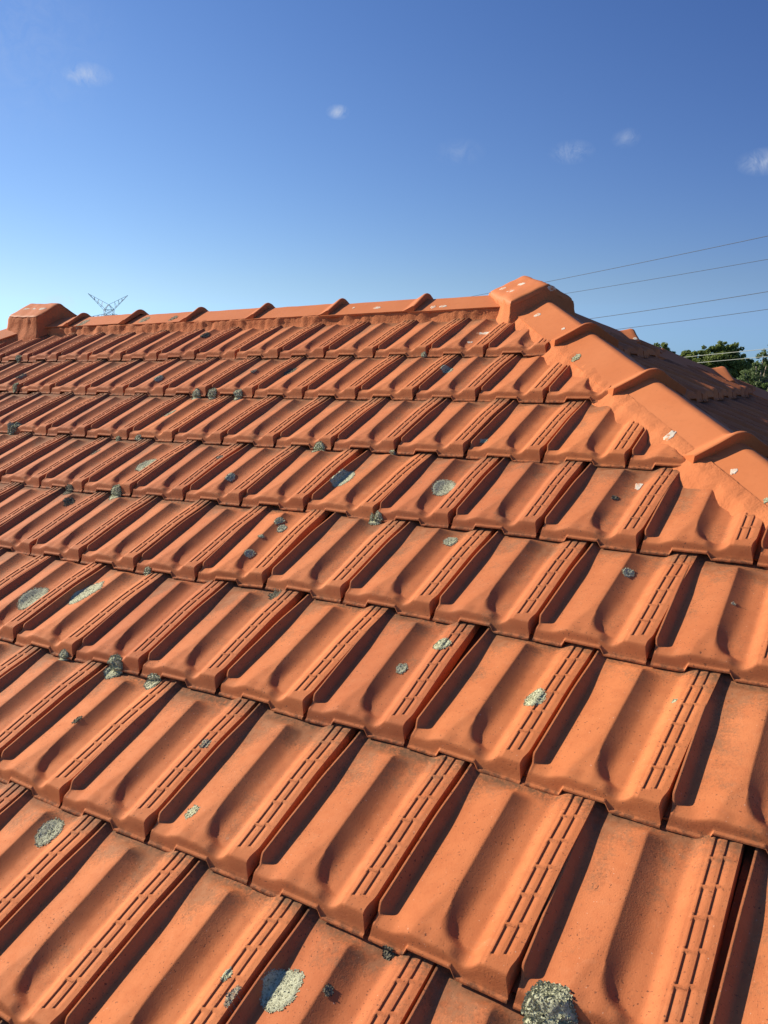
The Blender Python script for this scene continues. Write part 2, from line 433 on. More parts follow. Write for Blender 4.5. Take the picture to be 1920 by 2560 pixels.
def tile_grid(lod, seed=0):
    ss, ts = s_list(lod), t_list(lod)
    ns = len(ss)
    rows = []                                        # each row: list of (x, y, z, s, t)
    def srow(t, dz=0.0, q=None):
        row = []
        for s in ss:
            base = TILT * (1 - t) - 4.0
            if s < 0.0102: h = -15.0
            else: h = tile_h(s, t) - (0 if lod else groove(s, t))
            if s > 0.9735: h = -9.0
            n = base + h - dz
            row.append([s, t, n])
        return row
    tops = srow(0.098)
    B = [bot(s) for s in ss]
    under = [[s, 0.07, b - 0.5] for s, b in zip(ss, B)]
    KF = 0.0019                                     # the nose face is one plane leaning back
    def fr(dt, f):
        r = []
        for (s, _, n), b in zip(tops, B):
            nn = max(f(n, b), b - 0.5)
            tt = dt + KF * max(0.0, min(nn, n))
            r.append([s, tt if s > 0.0102 else max(tt, 0.055), nn])
        return r
    nose = [under,
            fr(0.004, lambda n, b: b - 0.5), fr(0.0, lambda n, b: b + 0.6), fr(-0.002, lambda n, b: b + 3.2),
            fr(0.0, lambda n, b: b + 4.2), fr(0.0085, lambda n, b: b + 4.6)]
    hts = lambda q: (lambda n, b: (b + 5.2) * (1 - q) + (n - 3.4) * q)
    nose += [fr(0.0100, hts(0.0)), fr(0.010, hts(0.33)), fr(0.010, hts(0.66)), fr(0.010, hts(1.0)),
             fr(0.0118, lambda n, b: n - 1.3), fr(0.0150, lambda n, b: n - 0.35), fr(0.0195, lambda n, b: n)]
    if lod: nose = [nose[i] for i in (0, 2, 3, 5, 6, 9, 10, 12)]
    rows = nose + [srow(t) for t in ts]
    vs, st = [], []
    for r in rows:
        for s, t, n in r:
            x = s
            if s > 0.93:                              # strip narrows towards the nose on its right side
                hgt = max(0.0, min(1.0, (n - 3.0) / 25.0))
                x = s - 0.026 * (s - 0.93) / 0.06 * S((0.17 - t) / 0.08) * hgt
            elif 0.0102 < s < 0.11:
                hgt = max(0.0, min(1.0, (n - 3.0) / 25.0))
                x = s + 0.022 * (0.11 - s) / 0.09 * S((0.15 - t) / 0.08) * hgt
            wob = 0.0 if lod else 0.7 * (noise.noise((s * 3.1 + seed * 9.7, t * 4.3, seed * 3.3)))
            vs.append((x * W, t * G, (n + wob * (0.5 if n < 3 else 1)) * 0.001))
            st.append((s, t))
    fs = []
    for j in range(len(rows) - 1):
        for i in range(ns - 1):
            a = j * ns + i
            fs.append((a, a + 1, a + ns + 1, a + ns))
    return vs, fs, st
def finish_tile_mesh(name, vs, fs, st, rnd=None):
    me = bpy.data.meshes.new(name)
    me.from_pydata(vs, [], fs)
    uvl = me.uv_layers.new(name='st')
    li = np.zeros(len(me.loops), dtype=np.int32)
    me.loops.foreach_get('vertex_index', li)
    sta = np.array(st, dtype=np.float32)
    uvl.data.foreach_set('uv', sta[li].ravel())
    if rnd is not None:
        at = me.attributes.new('rnd', 'FLOAT', 'POINT')
        at.data.foreach_set('value', np.array(rnd, dtype=np.float32))
    me.polygons.foreach_set('use_smooth', [True] * len(me.polygons))
    me.materials.append(M_TILE)
    me.update()
    me.validate()
    try: me.set_sharp_from_angle(angle=math.radians(50))
    except Exception: pass
    return me
GRIDS = [tile_grid(False, k) for k in range(3)]
GRID_LOD = tile_grid(True)
PROTO = [finish_tile_mesh('roof_tile', *g) for g in GRIDS]

# ------------------------------------------------------------------ roof planes
PM = Matrix(((1, 0, 0, 0), (0, math.cos(TH), -math.sin(TH), 0), (0, math.sin(TH), math.cos(TH), 0), (0, 0, 0, 1)))
# courses of the main slope as laid: where each joint between noses really sits (u in tile widths, v in courses)
CU = {0: (0.01142, -0.03063), 1: (0.00271, -0.01206, -0.00748), 2: (0.00529, -0.01723, -0.02051), 3: (0.00177, -0.00815, 0.01544),
      4: (-0.00134, -0.01124, 0.01719), 5: (-0.00438, -0.02006, 0.00869), 6: (-0.00231, -0.01023, -0.0179)}
CV = {0: (-0.00378, 0.0036), 1: (-0.00563, 0.01365, 0.02718), 2: (-0.00413, 0.00754, 0.02634), 3: (-0.00272, 0.00276, 0.01436),
      4: (-0.00088, -0.00009, -0.00071), 5: (0.00022, 0.00223, 0.00796), 6: (-0.00061, -0.00762, -0.00624)}
UR = {0: (0, 4), 1: (-1.5, 4.5), 2: (-4, 4), 3: (-4.5, 4.5), 4: (-7, 3), 5: (-8.5, 1.5), 6: (-9, 0)}
JOINT = {(0, 0.0): (-0.037, -0.008), (0, 1.0): (0.981, 0.005), (0, 2.0): (2.004, 0.009), (0, 3.0): (3.004, -0.002), (0, 4.0): (4.009, -0.024),
 (1, -1.5): (-1.471, 0.994), (1, -0.5): (-0.516, 1.016), (1, 0.5): (0.475, 1.042), (1, 1.5): (1.493, 1.022), (1, 2.5): (2.486, 1.033), (1, 3.5): (3.485, 1.004), (1, 4.5): (4.488, 0.975),
 (2, 4.0): (3.995, 1.979), (2, 3.0): (2.979, 2.014), (2, 2.0): (1.983, 2.032), (2, 1.0): (0.956, 2.043), (2, 0.0): (-0.05, 2.046), (2, -1.0): (-0.985, 1.995), (2, -2.0): (-1.951, 1.973), (2, -3.0): (-2.916, 1.962), (2, -4.0): (-3.883, 1.947),
 (3, 4.5): (4.524, 2.979), (3, 3.5): (3.51, 2.98), (3, 2.5): (2.492, 3.006), (3, 1.5): (1.49, 3.013), (3, 0.5): (0.525, 3.005), (3, -0.5): (-0.482, 3.03), (3, -1.5): (-1.471, 3.003), (3, -2.5): (-2.452, 2.993), (3, -3.5): (-3.42, 2.958), (3, -4.5): (-4.43, 2.952)}
def joint(c, u):
    if (c, u) in JOINT: return JOINT[(c, u)]
    if c in CU:
        lo, hi = UR[c]
        x = min(max(u, lo), hi)
        return u + float(np.polyval(CU[c], x)), c + float(np.polyval(CV[c], x))
    return u, c + 0.004 * math.sin(u * 1.7 + c)
# cutting planes along the hips (vertical), point + normal that points to the side removed
HIP_R = (Vector((XA, YR, 0)), Vector((1, 1, 0)).normalized())
HIP_L = (Vector((XL, YR, 0)), Vector((-1, 1, 0)).normalized())
RIDGE = (Vector((0, YR, 0)), Vector((0, 1, 0)))
house = empty('house', (-1.5, YR, GROUND))
tag(house, 'roof of orange terracotta tiles with painted ridge caps and lichen spots', 'house')
bpy.context.view_layer.update()
HI = house.matrix_world.inverted()

PT = []           # list of (world matrix, cut planes, visible individually?)
CAMI = cam.matrix_world.inverted()
def in_frame(p, margin=1.12):
    q = CAMI @ p
    if q.z > -0.05: return None
    x, y = q.x / -q.z, q.y / -q.z
    if abs(x) > 0.4505 * margin or abs(y) > 0.6007 * margin: return None
    return q.length
def place(mat, planes, cands):
    c = [mat @ Vector((sx * W, sy * G, 0.02)) for sx in (0.0, 1.0) for sy in (0.0, 1.05)]
    cuts = []
    for p0, n in planes:
        ds = [(v - p0).dot(n) for v in c]
        if min(ds) > -0.015: return
        if max(ds) > 0.0: cuts.append((p0, n))
    ds = [in_frame(v) for v in c + [mat @ Vector((W / 2, G * 0.3, 0.03))]]
    ds = [d for d in ds if d is not None]
    cands.append([mat, cuts, min(ds) if ds else None])
main, hipend = [], []
for c in range(EAVE, 7):
    off = 0.0 if c % 2 == 0 else 0.5
    for k in range(-34, 24):
        u = k + off
        a, b = joint(c, u), joint(c, u + 1)
        du, dv = (b[0] - a[0]) * W, (b[1] - a[1]) * G
        jr = rng.uniform
        loc = PM @ Vector((a[0] * W, a[1] * G, 0.0014 * jr(-1, 1)))
        rot = Matrix.Rotation(math.atan2(dv, du) + jr(-0.007, 0.007), 4, 'Z') @ Matrix.Rotation(jr(-0.014, 0.012), 4, 'Y') @ Matrix.Rotation(jr(-0.002, 0.004), 4, 'X')
        mt = Matrix.Translation(loc) @ PM @ rot @ Matrix.Diagonal((math.hypot(du, dv) / W, 1, 1, 1))
        place(mt, (HIP_R, HIP_L, RIDGE), main)
TR = Matrix.Translation(Vector((XA, YR, 0))) @ Matrix.Rotation(math.pi / 2, 4, 'Z') @ Matrix.Translation(Vector((-XA, -YR, 0)))
HIP_RB = (Vector((XA, YR, 0)), Vector((-1, -1, 0)).normalized())   # for the hip-end slope: keep the other side
HIP_FB = (Vector((XA, YR, 0)), Vector((-1, 1, 0)).normalized())
for c in range(EAVE, 7):
    off = 0.25 if c % 2 == 0 else 0.75
    for k in range(-24, 24):
        loc = PM @ Vector(((k + off) * W, c * G, 0.0006 * rng.uniform(-1, 1)))
        mt = TR @ Matrix.Translation(loc) @ PM @ Matrix.Rotation(rng.uniform(-0.005, 0.005), 4, 'Z')
        place(mt, (HIP_RB, HIP_FB), hipend)
cand = sorted([m for m in main if m[2] is not None], key=lambda m: m[2])
single = cand[:100]
rest = cand[100:] + [m for m in main if m[2] is None] + hipend
def cut_world(vs, fs, st, mat, cuts, local=True):
    bm = bmesh.new()
    uvd = bm.verts.layers.float_vector.new('st')
    bv = []
    for v, s_ in zip(vs, st):
        q = bm.verts.new(mat @ Vector(v)); q[uvd] = Vector((s_[0], s_[1], 0)); bv.append(q)
    for f in fs: bm.faces.new([bv[i] for i in f])
    for p0, n in cuts:
        bmesh.ops.bisect_plane(bm, geom=bm.verts[:] + bm.edges[:] + bm.faces[:], plane_co=p0, plane_no=n, clear_outer=True)
    bm.verts.index_update()
    inv = mat.inverted() if local else Matrix.Identity(4)
    ov = [tuple(inv @ v.co) for v in bm.verts]
    ost = [tuple(v[uvd][:2]) for v in bm.verts]
    of = [tuple(v.index for v in f.verts) for f in bm.faces]
    bm.free()
    return ov, of, ost
BV_V, BV_F = [], []     # all tile faces in world space, for laying lichen on the tiles
first = {}
for i, (mat, cuts, d) in enumerate(single):
    k = i % 3
    if cuts:
        ov, of, ost = cut_world(*GRIDS[k], mat, cuts)
        if not of: continue
        o = link('roof_tile', finish_tile_mesh('roof_tile_cut', ov, of, ost))
    elif k not in first:
        o = first[k] = link('roof_tile', PROTO[k]); ov, of = GRIDS[k][0], GRIDS[k][1]
    else:
        o = first[k].copy(); COL.objects.link(o); ov, of = GRIDS[k][0], GRIDS[k][1]
    o.parent = house
    o.matrix_parent_inverse = Matrix.Identity(4)
    o.matrix_basis = HI @ mat
    b0 = len(BV_V)
    BV_V.extend([mat @ Vector(v) for v in ov]); BV_F.extend([tuple(b0 + a for a in f) for f in of])
mv, mf, mst, mr = [], [], [], []
for mat, cuts, d in rest:
    g = GRID_LOD if d is None or d > 3.2 else GRIDS[0]
    if d is not None and d <= 7: g = GRIDS[1] if not cuts or True else g
    if cuts: ov, of, ost = cut_world(*g, mat, cuts, False)
    else: ov, of, ost = [tuple(mat @ Vector(v)) for v in g[0]], g[1], g[2]
    b0 = len(mv)
    mv.extend(ov); mst.extend(ost); mr.extend([rng.random()] * len(ov))
    mf.extend([tuple(b0 + a for a in f) for f in of])
b0 = len(BV_V)
BV_V.extend([Vector(v) for v in mv]); BV_F.extend([tuple(b0 + a for a in f) for f in mf])
far = link('roof_tiles', finish_tile_mesh('roof_tiles', mv, mf, mst, mr))
far.parent = house
far.matrix_basis = HI
tag(far, kind='stuff')

# ------------------------------------------------------------------ underlay, walls
def hpart(name, me, mat, label=None):
    o = link(name, me, mat)
    o.parent = house
    o.matrix_basis = HI
    if label: o['label'] = label
    return o
def roof_z(x, y):
    """height of the bare roof planes (world)"""
    ty, tx, tl, tb = ZR - (YR - y) * math.tan(TH), ZR - (x - XA) * math.tan(TH), ZR - (XL - x) * math.tan(TH), ZR - (y - YR) * math.tan(TH)
    return min(ty, tx, tl, tb)
ve = EAVE * G
D = (VR - ve) * math.cos(TH)
ze = ve * math.sin(TH)
dz = -0.028
ap, al = Vector((XA, YR, ZR + dz)), Vector((XL, YR, ZR + dz))
e = [Vector((XL - D, YR - D, ze + dz)), Vector((XA + D, YR - D, ze + dz)), Vector((XA + D, YR + D, ze + dz)), Vector((XL - D, YR + D, ze + dz))]
hpart('roof_deck', mesh('roof_deck', [al, ap] + e, [(2, 3, 1, 0), (3, 4, 1), (4, 5, 0, 1), (5, 2, 0)], False), M_DECK)
bw = 0.45
wx0, wx1, wy0, wy1 = XL - D + bw, XA + D - bw, YR - D + bw, YR + D - bw
zt = ze - 0.03
wv = [(x, y, z) for z in (GROUND, zt) for x, y in ((wx0, wy0), (wx1, wy0), (wx1, wy1), (wx0, wy1))]
hpart('wall', mesh('wall', wv, [(0, 1, 5, 4), (1, 2, 6, 5), (2, 3, 7, 6), (3, 0, 4, 7), (4, 5, 6, 7)], False), M_BRICK)
ev = [(e[i].x, e[i].y, zt - 0.02) for i in range(4)] + [(e[i].x, e[i].y, ze - 0.15) for i in range(4)]
hpart('eaves', mesh('eaves', ev, [(0, 1, 5, 4), (1, 2, 6, 5), (2, 3, 7, 6), (3, 0, 4, 7), (7, 6, 5, 4)], False), M_BRICK)

# ------------------------------------------------------------------ ridge and hip caps
def cap_profile(off, wing=0.118, ang=math.radians(27.5), rad=0.032, n=8):
    """outer line of a V cap with rounded top, crest at (0, 0) before offset"""
    pts = []
    # arc between the wings
    cy = -rad
    for i in range(-n, n + 1):
        a = ang * i / n
        pts.append((math.sin(a) * (rad + off), cy + math.cos(a) * (rad + off)))
    ex = math.sin(ang) * rad
    ey = cy + math.cos(ang) * rad
    L_ = (wing - ex) / math.cos(ang)
    out = []
    for q in (1.0, 0.66, 0.33):
        out.append((-(ex + math.cos(ang) * L_ * q) - math.sin(ang) * off * (1 - q) * 0.8, ey - math.sin(ang) * L_ * q + math.cos(ang) * off * (1.0 - 0.04 * q)))
    rt = [(-x, y) for x, y in reversed(out)]
    return out + pts + rt
def fix_normals(me, open_up=False):
    bm = bmesh.new(); bm.from_mesh(me)
    bmesh.ops.recalc_face_normals(bm, faces=bm.faces[:])
    if open_up and sum(f.normal.z * f.calc_area() for f in bm.faces) < 0:
        bmesh.ops.reverse_faces(bm, faces=bm.faces[:])
    bm.to_mesh(me); bm.free()
def make_cap_mesh(length, flare=0.031, seed=0, wing=0.118, rough=0.0012):
    """cap lies along +Y: y = 0 at its low flared end, y = length at its high end"""
    rows = []
    ys = [0.0, 0.003, 0.010, 0.022, 0.032, 0.042, 0.052, 0.062, 0.075, 0.10] + [0.10 + (length - 0.10) * i / 12 for i in range(1, 13)]
    for y in ys:
        o = flare * (1.0 - min(1.0, max(0.0, y - 0.008) / 0.045)) ** 1.1 + (-0.0012 if y == 0 else 0)
        rows.append((y, cap_profile(o, wing)))
    n = len(rows[0][1])
    vs = []
    def nz(x, y, z): return noise.noise((x * 22 + seed * 7, y * 14 + seed, z * 22)) * rough + noise.noise((x * 60, y * 60 + seed, z * 60)) * rough * 0.5
    for y, pr in rows:
        for x, z in pr: vs.append((x, y, z + nz(x, y, z)))
    m = len(rows)
    fs = [(j * n + i, j * n + i + 1, (j + 1) * n + i + 1, (j + 1) * n + i) for j in range(m - 1) for i in range(n - 1)]
    fs = [tuple(reversed(f)) for f in fs]
    # thickness: inner shell, low end face, side edges
    inn = []
    b0 = len(vs)
    thick = 0.013
    for y, pr in ((0.0, cap_profile(-0.004, wing - 0.001)), (length, cap_profile(-thick, wing - 0.004))):
        for x, z in pr: vs.append((x, y + (0.0015 * noise.noise((x * 90, seed, 3)) if y == 0 else 0), z + (0.002 * noise.noise((x * 70, seed * 5.0, 1.0)) if y == 0 else 0)))
    for i in range(n - 1):
        fs.append((i, i + 1, b0 + i + 1, b0 + i))                       # low end face
        fs.append((b0 + i, b0 + i + 1, b0 + n + i + 1, b0 + n + i))     # underside
        t0 = (m - 1) * n
        fs.append((t0 + i + 1, t0 + i, b0 + n + i, b0 + n + i + 1))
    for side in (0, n - 1):
        col = [j * n + side for j in range(m)]
        ring = col + [b0 + n + side, b0 + side]
        fs.append(tuple(ring if side == 0 else reversed(ring)))
    me = mesh('cap', vs, fs)
    fix_normals(me)
    me.materials.append(M_CAP)
    me.materials.append(M_MORT)
    for p in me.polygons:
        if abs(p.normal.y) > 0.8: p.material_index = 1
    try: me.set_sharp_from_angle(angle=math.radians(38))
    except Exception: pass
    return me
CAPW, CAP_F = [], []
def place_cap(name, end, direction, up_dir, length, seed, lbl=None, **kw):
    kw.setdefault('flare', 0.026)
    """end: crest point of the low flared end; direction: unit vector from low end to high end"""
    me = make_cap_mesh(length, seed=seed, **kw)
    Y = direction.normalized()
    Xv = Y.cross(Vector((0, 0, 1))).normalized()
    Z = Xv.cross(Y).normalized()
    m = Matrix(((Xv.x, Y.x, Z.x, end.x), (Xv.y, Y.y, Z.y, end.y), (Xv.z, Y.z, Z.z, end.z), (0, 0, 0, 1)))
    o = link(name, me)
    o.parent = house
    o.matrix_basis = HI @ m
    if lbl: o['label'] = lbl
    b0 = len(BV_V)
    BV_V.extend([m @ v.co for v in me.vertices]); BV_F.extend([tuple(b0 + a for a in p.vertices) for p in me.polygons])
    return o
# ridge: low (flared) ends face +x
rx = [-2.733, -2.271, -1.817, -1.373, -0.932, -0.488, -0.03]
for i, x in enumerate(rx):
    zc = ZR + 0.040 + (0.006 if i < 2 else 0.0)
    ln = 0.49
    tilt = 0.011
    place_cap('ridge_cap', Vector((x, YR + rng.uniform(-0.003, 0.003), zc + 0.003)), Vector((-1, 0, -tilt)), None, ln, i + 1, flare=0.021)
# hips: (apex x, direction in plan, first plan-x offset of the flared ends, crest height, count)
HT = math.tan(TH)
for hi_, (ax, dx, dy, s0, ds, hc, cnt) in enumerate(((XA, 1, -1, 0.366, 0.310, 0.049, 12), (XA, 1, 1, 0.30, 0.302, 0.027, 12),
                                       (XL, -1, -1, 0.36, 0.31, 0.062, 12), (XL, -1, 1, 0.36, 0.31, 0.062, 12))):
    for i in range(cnt):
        s = s0 + ds * i
        if s > D - 0.05: break
        h = hc - 0.002 * i if hi_ == 0 and i < 4 else hc
        end = Vector((ax + dx * s, YR + dy * s, ZR - s * HT + h + 0.004))
        up = Vector((-dx, -dy, HT * 0.99)).normalized()
        place_cap('hip_cap', end, up, None, 0.50, 20 + hi_ * 20 + i)

# apex blocks
def apex_block(r0, r1, side, outL, dropL, outR, dropR, th=0.034):
    """short wide cap; crest r0 (rear) to r1 (collar end), side: plan direction of the wing that faces the camera"""
    f = 1
    side = Vector(side).normalized()
    def wing(c, sg, out, drop):
        return [c + side * (sg * out * k) + Vector((0, 0, -drop * (0.08 * k + 0.92 * (max(0, k - 0.06) / 0.94)) if k > 0 else 0)) for k in (0.0, 0.07, 0.18, 0.45, 0.75, 1.0)]
    steps = 7
    rows = []
    for i in range(steps):
        k = i / (steps - 1)
        c = r0.lerp(r1, k)
        fl = 0.006 * S((k - 0.55) / 0.15)
        c = c + Vector((0, 0, fl))
        l = wing(c, 1, outL, dropL)
        r = wing(c, -1, outR, dropR)
        rows.append(list(reversed(l)) + r[1:])
    n = len(rows[0])
    vs = [v for r in rows for v in r]
    vs = [v + Vector((noise.noise(v * 18), noise.noise(v * 18 + Vector((5, 0, 0))), noise.noise(v * 18 + Vector((0, 9, 0))))) * 0.0035 for v in vs]
    fs = []
    for j in range(steps - 1):
        for i in range(n - 1):
            a = j * n + i
            fs.append((a, a + n, a + n + 1, a + 1))
    # a rim below
    ring = [i for i in range(n)] + [j * n + n - 1 for j in range(1, steps)] + [(steps - 1) * n + i for i in range(n - 2, -1, -1)] + [j * n for j in range(steps - 2, 0, -1)]
    b0 = len(vs)
    for r in ring: vs.append(vs[r] + Vector((0, 0, -th)) )
    m = len(ring)
    for i in range(m):
        i2 = (i + 1) % m
        fs.append((ring[i], ring[i2], b0 + i2, b0 + i) if f > 0 else (ring[i2], ring[i], b0 + i, b0 + i2))
    me = mesh('apex_cap', vs, fs)
    fix_normals(me, True)
    bm_ = bmesh.new(); bm_.from_mesh(me)
    bmesh.ops.subdivide_edges(bm_, edges=bm_.edges[:], cuts=2, use_grid_fill=True)
    for _ in range(5): bmesh.ops.smooth_vert(bm_, verts=bm_.verts[:], factor=0.5, use_axis_x=True, use_axis_y=True, use_axis_z=True)
    for v in bm_.verts: v.co += Vector((noise.noise(v.co * 30), noise.noise(v.co * 30 + Vector((7, 0, 0))), noise.noise(v.co * 30 + Vector((0, 7, 0))))) * 0.0022
    bm_.to_mesh(me); bm_.free()
    me.polygons.foreach_set('use_smooth', [True] * len(me.polygons))
    me.materials.append(M_CAP)
    try: me.set_sharp_from_angle(angle=math.radians(34))
    except Exception: pass
    o = hpart('apex_cap', me, None)
    b1 = len(BV_V)
    BV_V.extend(vs); BV_F.extend([tuple(b1 + a for a in ff) for ff in fs])
    # mortar skirt under the block, flaring down to the tiles
    cen = sum((vs[r] for r in ring), Vector()) / m
    vs2, fs2 = [], []
    prof = ((-0.004, -0.008, 0), (0.001, -0.022, 0), (0.003, -0.040, 0), (0.009, -0.065, 0), (0.022, -0.095, 0), (0.040, -0.13, 0), (0.055, -0.18, 0))
    pts = []
    for i in range(m):
        a, b = vs[ring[i]], vs[ring[(i + 1) % m]]
        for k in range(4): pts.append(a.lerp(b, k / 4))
    for (o_, dzz, _) in prof:
        for p in pts:
            d = (p - cen); d.z = 0; d.normalize()
            w_ = 0.006 * noise.noise(Vector((p.x * 14, p.y * 14, dzz * 12))) + 0.004 * noise.noise(Vector((p.x * 40, p.y * 40, dzz * 9)))
            vs2.append(p + d * (o_ + w_) + Vector((0, 0, dzz)))
    k = len(pts)
    for j in range(len(prof) - 1):
        for i in range(k):
            i2 = (i + 1) % k
            fs2.append((j * k + i, j * k + i2, (j + 1) * k + i2, (j + 1) * k + i) if f > 0 else (j * k + i2, j * k + i, (j + 1) * k + i, (j + 1) * k + i2))
    mb_ = mesh('mortar_bedding', vs2, fs2); fix_normals(mb_, True)
    hpart('mortar_bedding', mb_, M_MORT)
    b1 = len(BV_V)
    BV_V.extend(vs2); BV_F.extend([tuple(b1 + a for a in ff) for ff in fs2])
def ap_(x0, x, y, z): return Vector((x0 + x, YR + y, ZR + z))
apex_block(ap_(XA, -0.085, 0.10, 0.126), ap_(XA, 0.098, -0.090, 0.056), (-1, -1, 0), 0.150, 0.066, 0.108, 0.052, 0.027)
apex_block(ap_(XL, -0.12, 0.0, 0.142), ap_(XL, 0.15, 0.0, 0.124), (0, -1, 0), 0.155, 0.080, 0.155, 0.080, 0.010)

# mortar bedding along ridge and hips, one strip per side
def bedding(p0, p1, side, crest, wing_drop, prof, seed, step=0.010):
    """p0 -> p1: line at roof surface (top planes meeting); side: unit plan vector to the covered side"""
    dv = p1 - p0
    n = int(dv.length / step)
    vs, fs = [], []
    for i in range(n + 1):
        c = p0.lerp(p1, i / n)
        a = i * step
        j = 0.005 * noise.noise(Vector((a * 9, seed, 0))) + 0.004 * noise.noise(Vector((a * 27, seed, 4)))
        cr = 0.006 * max(0.0, abs(noise.noise(Vector((a * 8, seed, 9)))) * 2.4 - 0.45)
        for k, (o_, h_) in enumerate(prof):
            w_ = (j * (1.0 if k > 0 else 0.25) - cr * (1 if k in (1, 2, 3) else 0.3)) + 0.003 * noise.noise(Vector((a * 45, k * 0.8, seed))) + (0.007 * noise.noise(Vector((a * 7, seed, 20))) if k >= 3 else 0)
            z = crest + h_ + (0.0018 * noise.noise(Vector((a * 60, k, seed))) if k else 0.001 * noise.noise(Vector((a * 30, k, seed))))
            vs.append(c + side * (o_ + w_) + Vector((0, 0, z)))
    m = len(prof)
    for i in range(n):
        for k in range(m - 1):
            fs.append((i * m + k, i * m + k + 1, (i + 1) * m + k + 1, (i + 1) * m + k))
    if side.cross(dv).z > 0: pass
    me = mesh('mortar_bedding', vs, fs)
    fix_normals(me, True)
    o = hpart('mortar_bedding', me, M_MORT)
    b1 = len(BV_V)
    BV_V.extend([Vector(v) for v in vs]); BV_F.extend([tuple(b1 + a for a in ff) for ff in fs])
    return o
RP = ((0.085, -0.046), (0.1145, -0.0575), (0.117, -0.066), (0.119, -0.082), (0.123, -0.100), (0.132, -0.118), (0.150, -0.145))
for sd_, sy in ((1, -1), (2, 1)):
    bedding(Vector((XL, YR, ZR)), Vector((XA, YR, ZR)), Vector((0, sy, 0)), 0.041, 0, RP, sd_)
HP = ((0.085, -0.044), (0.113, -0.0570), (0.119, -0.064), (0.130, -0.078), (0.143, -0.093), (0.157, -0.108), (0.172, -0.130))
for q, (ax, dx, dy, hc) in enumerate(((XA, 1, -1, 0.0510), (XA, 1, 1, 0.028), (XL, -1, -1, 0.055), (XL, -1, 1, 0.055))):
    end = Vector((ax + dx * D, YR + dy * D, ZR - D * HT))
    for sg in (-1, 1):
        side = Vector((dy, -dx, 0)).normalized() * sg
        bedding(Vector((ax, YR, ZR)), end, side, hc, 0, HP, 10 + q * 2 + sg, 0.011)

# ------------------------------------------------------------------ lichen and splashes
BVH = BVHTree.FromPolygons(BV_V, BV_F, all_triangles=False)
M_FLAKE = {'g': M_LICH, 'y': M_LICHY, 'd': M_LICHD}
def patch(name, pos, nrm, rx_, ry_, kind, seed, height=0.0025, flakes=0, flake=0.004, lift=0.0012, dome=0.0):
    """crust that lies on the surface around pos; nrm: direction it is pressed on from"""
    r = random.Random(seed)
    nrm = Vector(nrm).normalized()
    pos = Vector(pos)
    X = nrm.cross(Vector((0, 0, 1)))
    if X.length < 0.1: X = Vector((1, 0, 0))
    X.normalize(); Y = nrm.cross(X).normalized()
    NR, NA = 7, 44
    vs, fs = [], []
    def surf(p, fallback):
        hit = BVH.ray_cast(p + nrm * 0.05, -nrm, 0.12)
        if hit[0] is None: return fallback
        return hit[0]
    def edge(a): return 1.0 + (0.5 if kind[0] == 'w' or kind[-1] == 'f' else 0.15) * noise.noise((math.cos(a) * 1.4 + seed, math.sin(a) * 1.4, seed * 0.7)) + (0.3 if kind[-1] in 'fw' else 0.07) * noise.noise((math.cos(a) * 5 + seed, math.sin(a) * 5, 2)) + 0.06 * noise.noise((math.cos(a) * 14, math.sin(a) * 14, seed))
    c = surf(pos, pos)
    vs.append(c + nrm * (lift + height * 0.6 + dome))
    for j in range(1, NR + 1):
        q = j / NR
        for i in range(NA):
            a = 2 * math.pi * i / NA
            e_ = edge(a) * q
            p = pos + X * math.cos(a) * rx_ * e_ + Y * math.sin(a) * ry_ * e_
            s = surf(p, p)
            h = lift + height * (0.5 + 0.7 * noise.noise(p * 260)) * (1 if j < NR else 0) + dome * max(0.0, 1 - q * q)
            if j == NR: h = -0.0015
            elif j == NR - 1: h = max(h, lift * 0.8)
            vs.append(s + nrm * h)
    for i in range(NA): fs.append((0, 1 + i, 1 + (i + 1) % NA))
    for j in range(NR - 1):
        for i in range(NA):
            a, b = 1 + j * NA + i, 1 + j * NA + (i + 1) % NA
            fs.append((a, a + NA, b + NA, b))
    for k in range(flakes):
        q = math.sqrt(r.random()); a = r.uniform(0, 2 * math.pi)
        e_ = edge(a) * q * 0.98
        p = pos + X * math.cos(a) * rx_ * e_ + Y * math.sin(a) * ry_ * e_
        s = surf(p, p) + nrm * (lift + dome * max(0.0, 1 - q * q))
        out = (X * math.cos(a) + Y * math.sin(a)) * (0.3 + q * 0.9) + nrm * (r.uniform(0.0, 0.45) if dome == 0 else r.uniform(0.1, 0.9)) + Vector((r.uniform(-.5, .5), r.uniform(-.5, .5), r.uniform(-.5, .5)))
        out.normalize()
        sd2 = out.cross(nrm + Vector((r.uniform(-.45, .45), r.uniform(-.45, .45), r.uniform(-.45, .45)))).normalized()
        l_ = flake * r.uniform(0.6, 1.4); w_ = l_ * r.uniform(0.35, 0.6)
        b0 = len(vs)
        bend = nrm * l_ * 0.15
        vs.extend([s - sd2 * w_ * 0.6, s + sd2 * w_ * 0.6, s + out * l_ * 0.6 + sd2 * w_ + bend, s + out * l_ + bend * 0.3, s + out * l_ * 0.6 - sd2 * w_ + bend])
        fs.append((b0, b0 + 1, b0 + 2, b0 + 3, b0 + 4))
    return mesh(name, vs, fs)
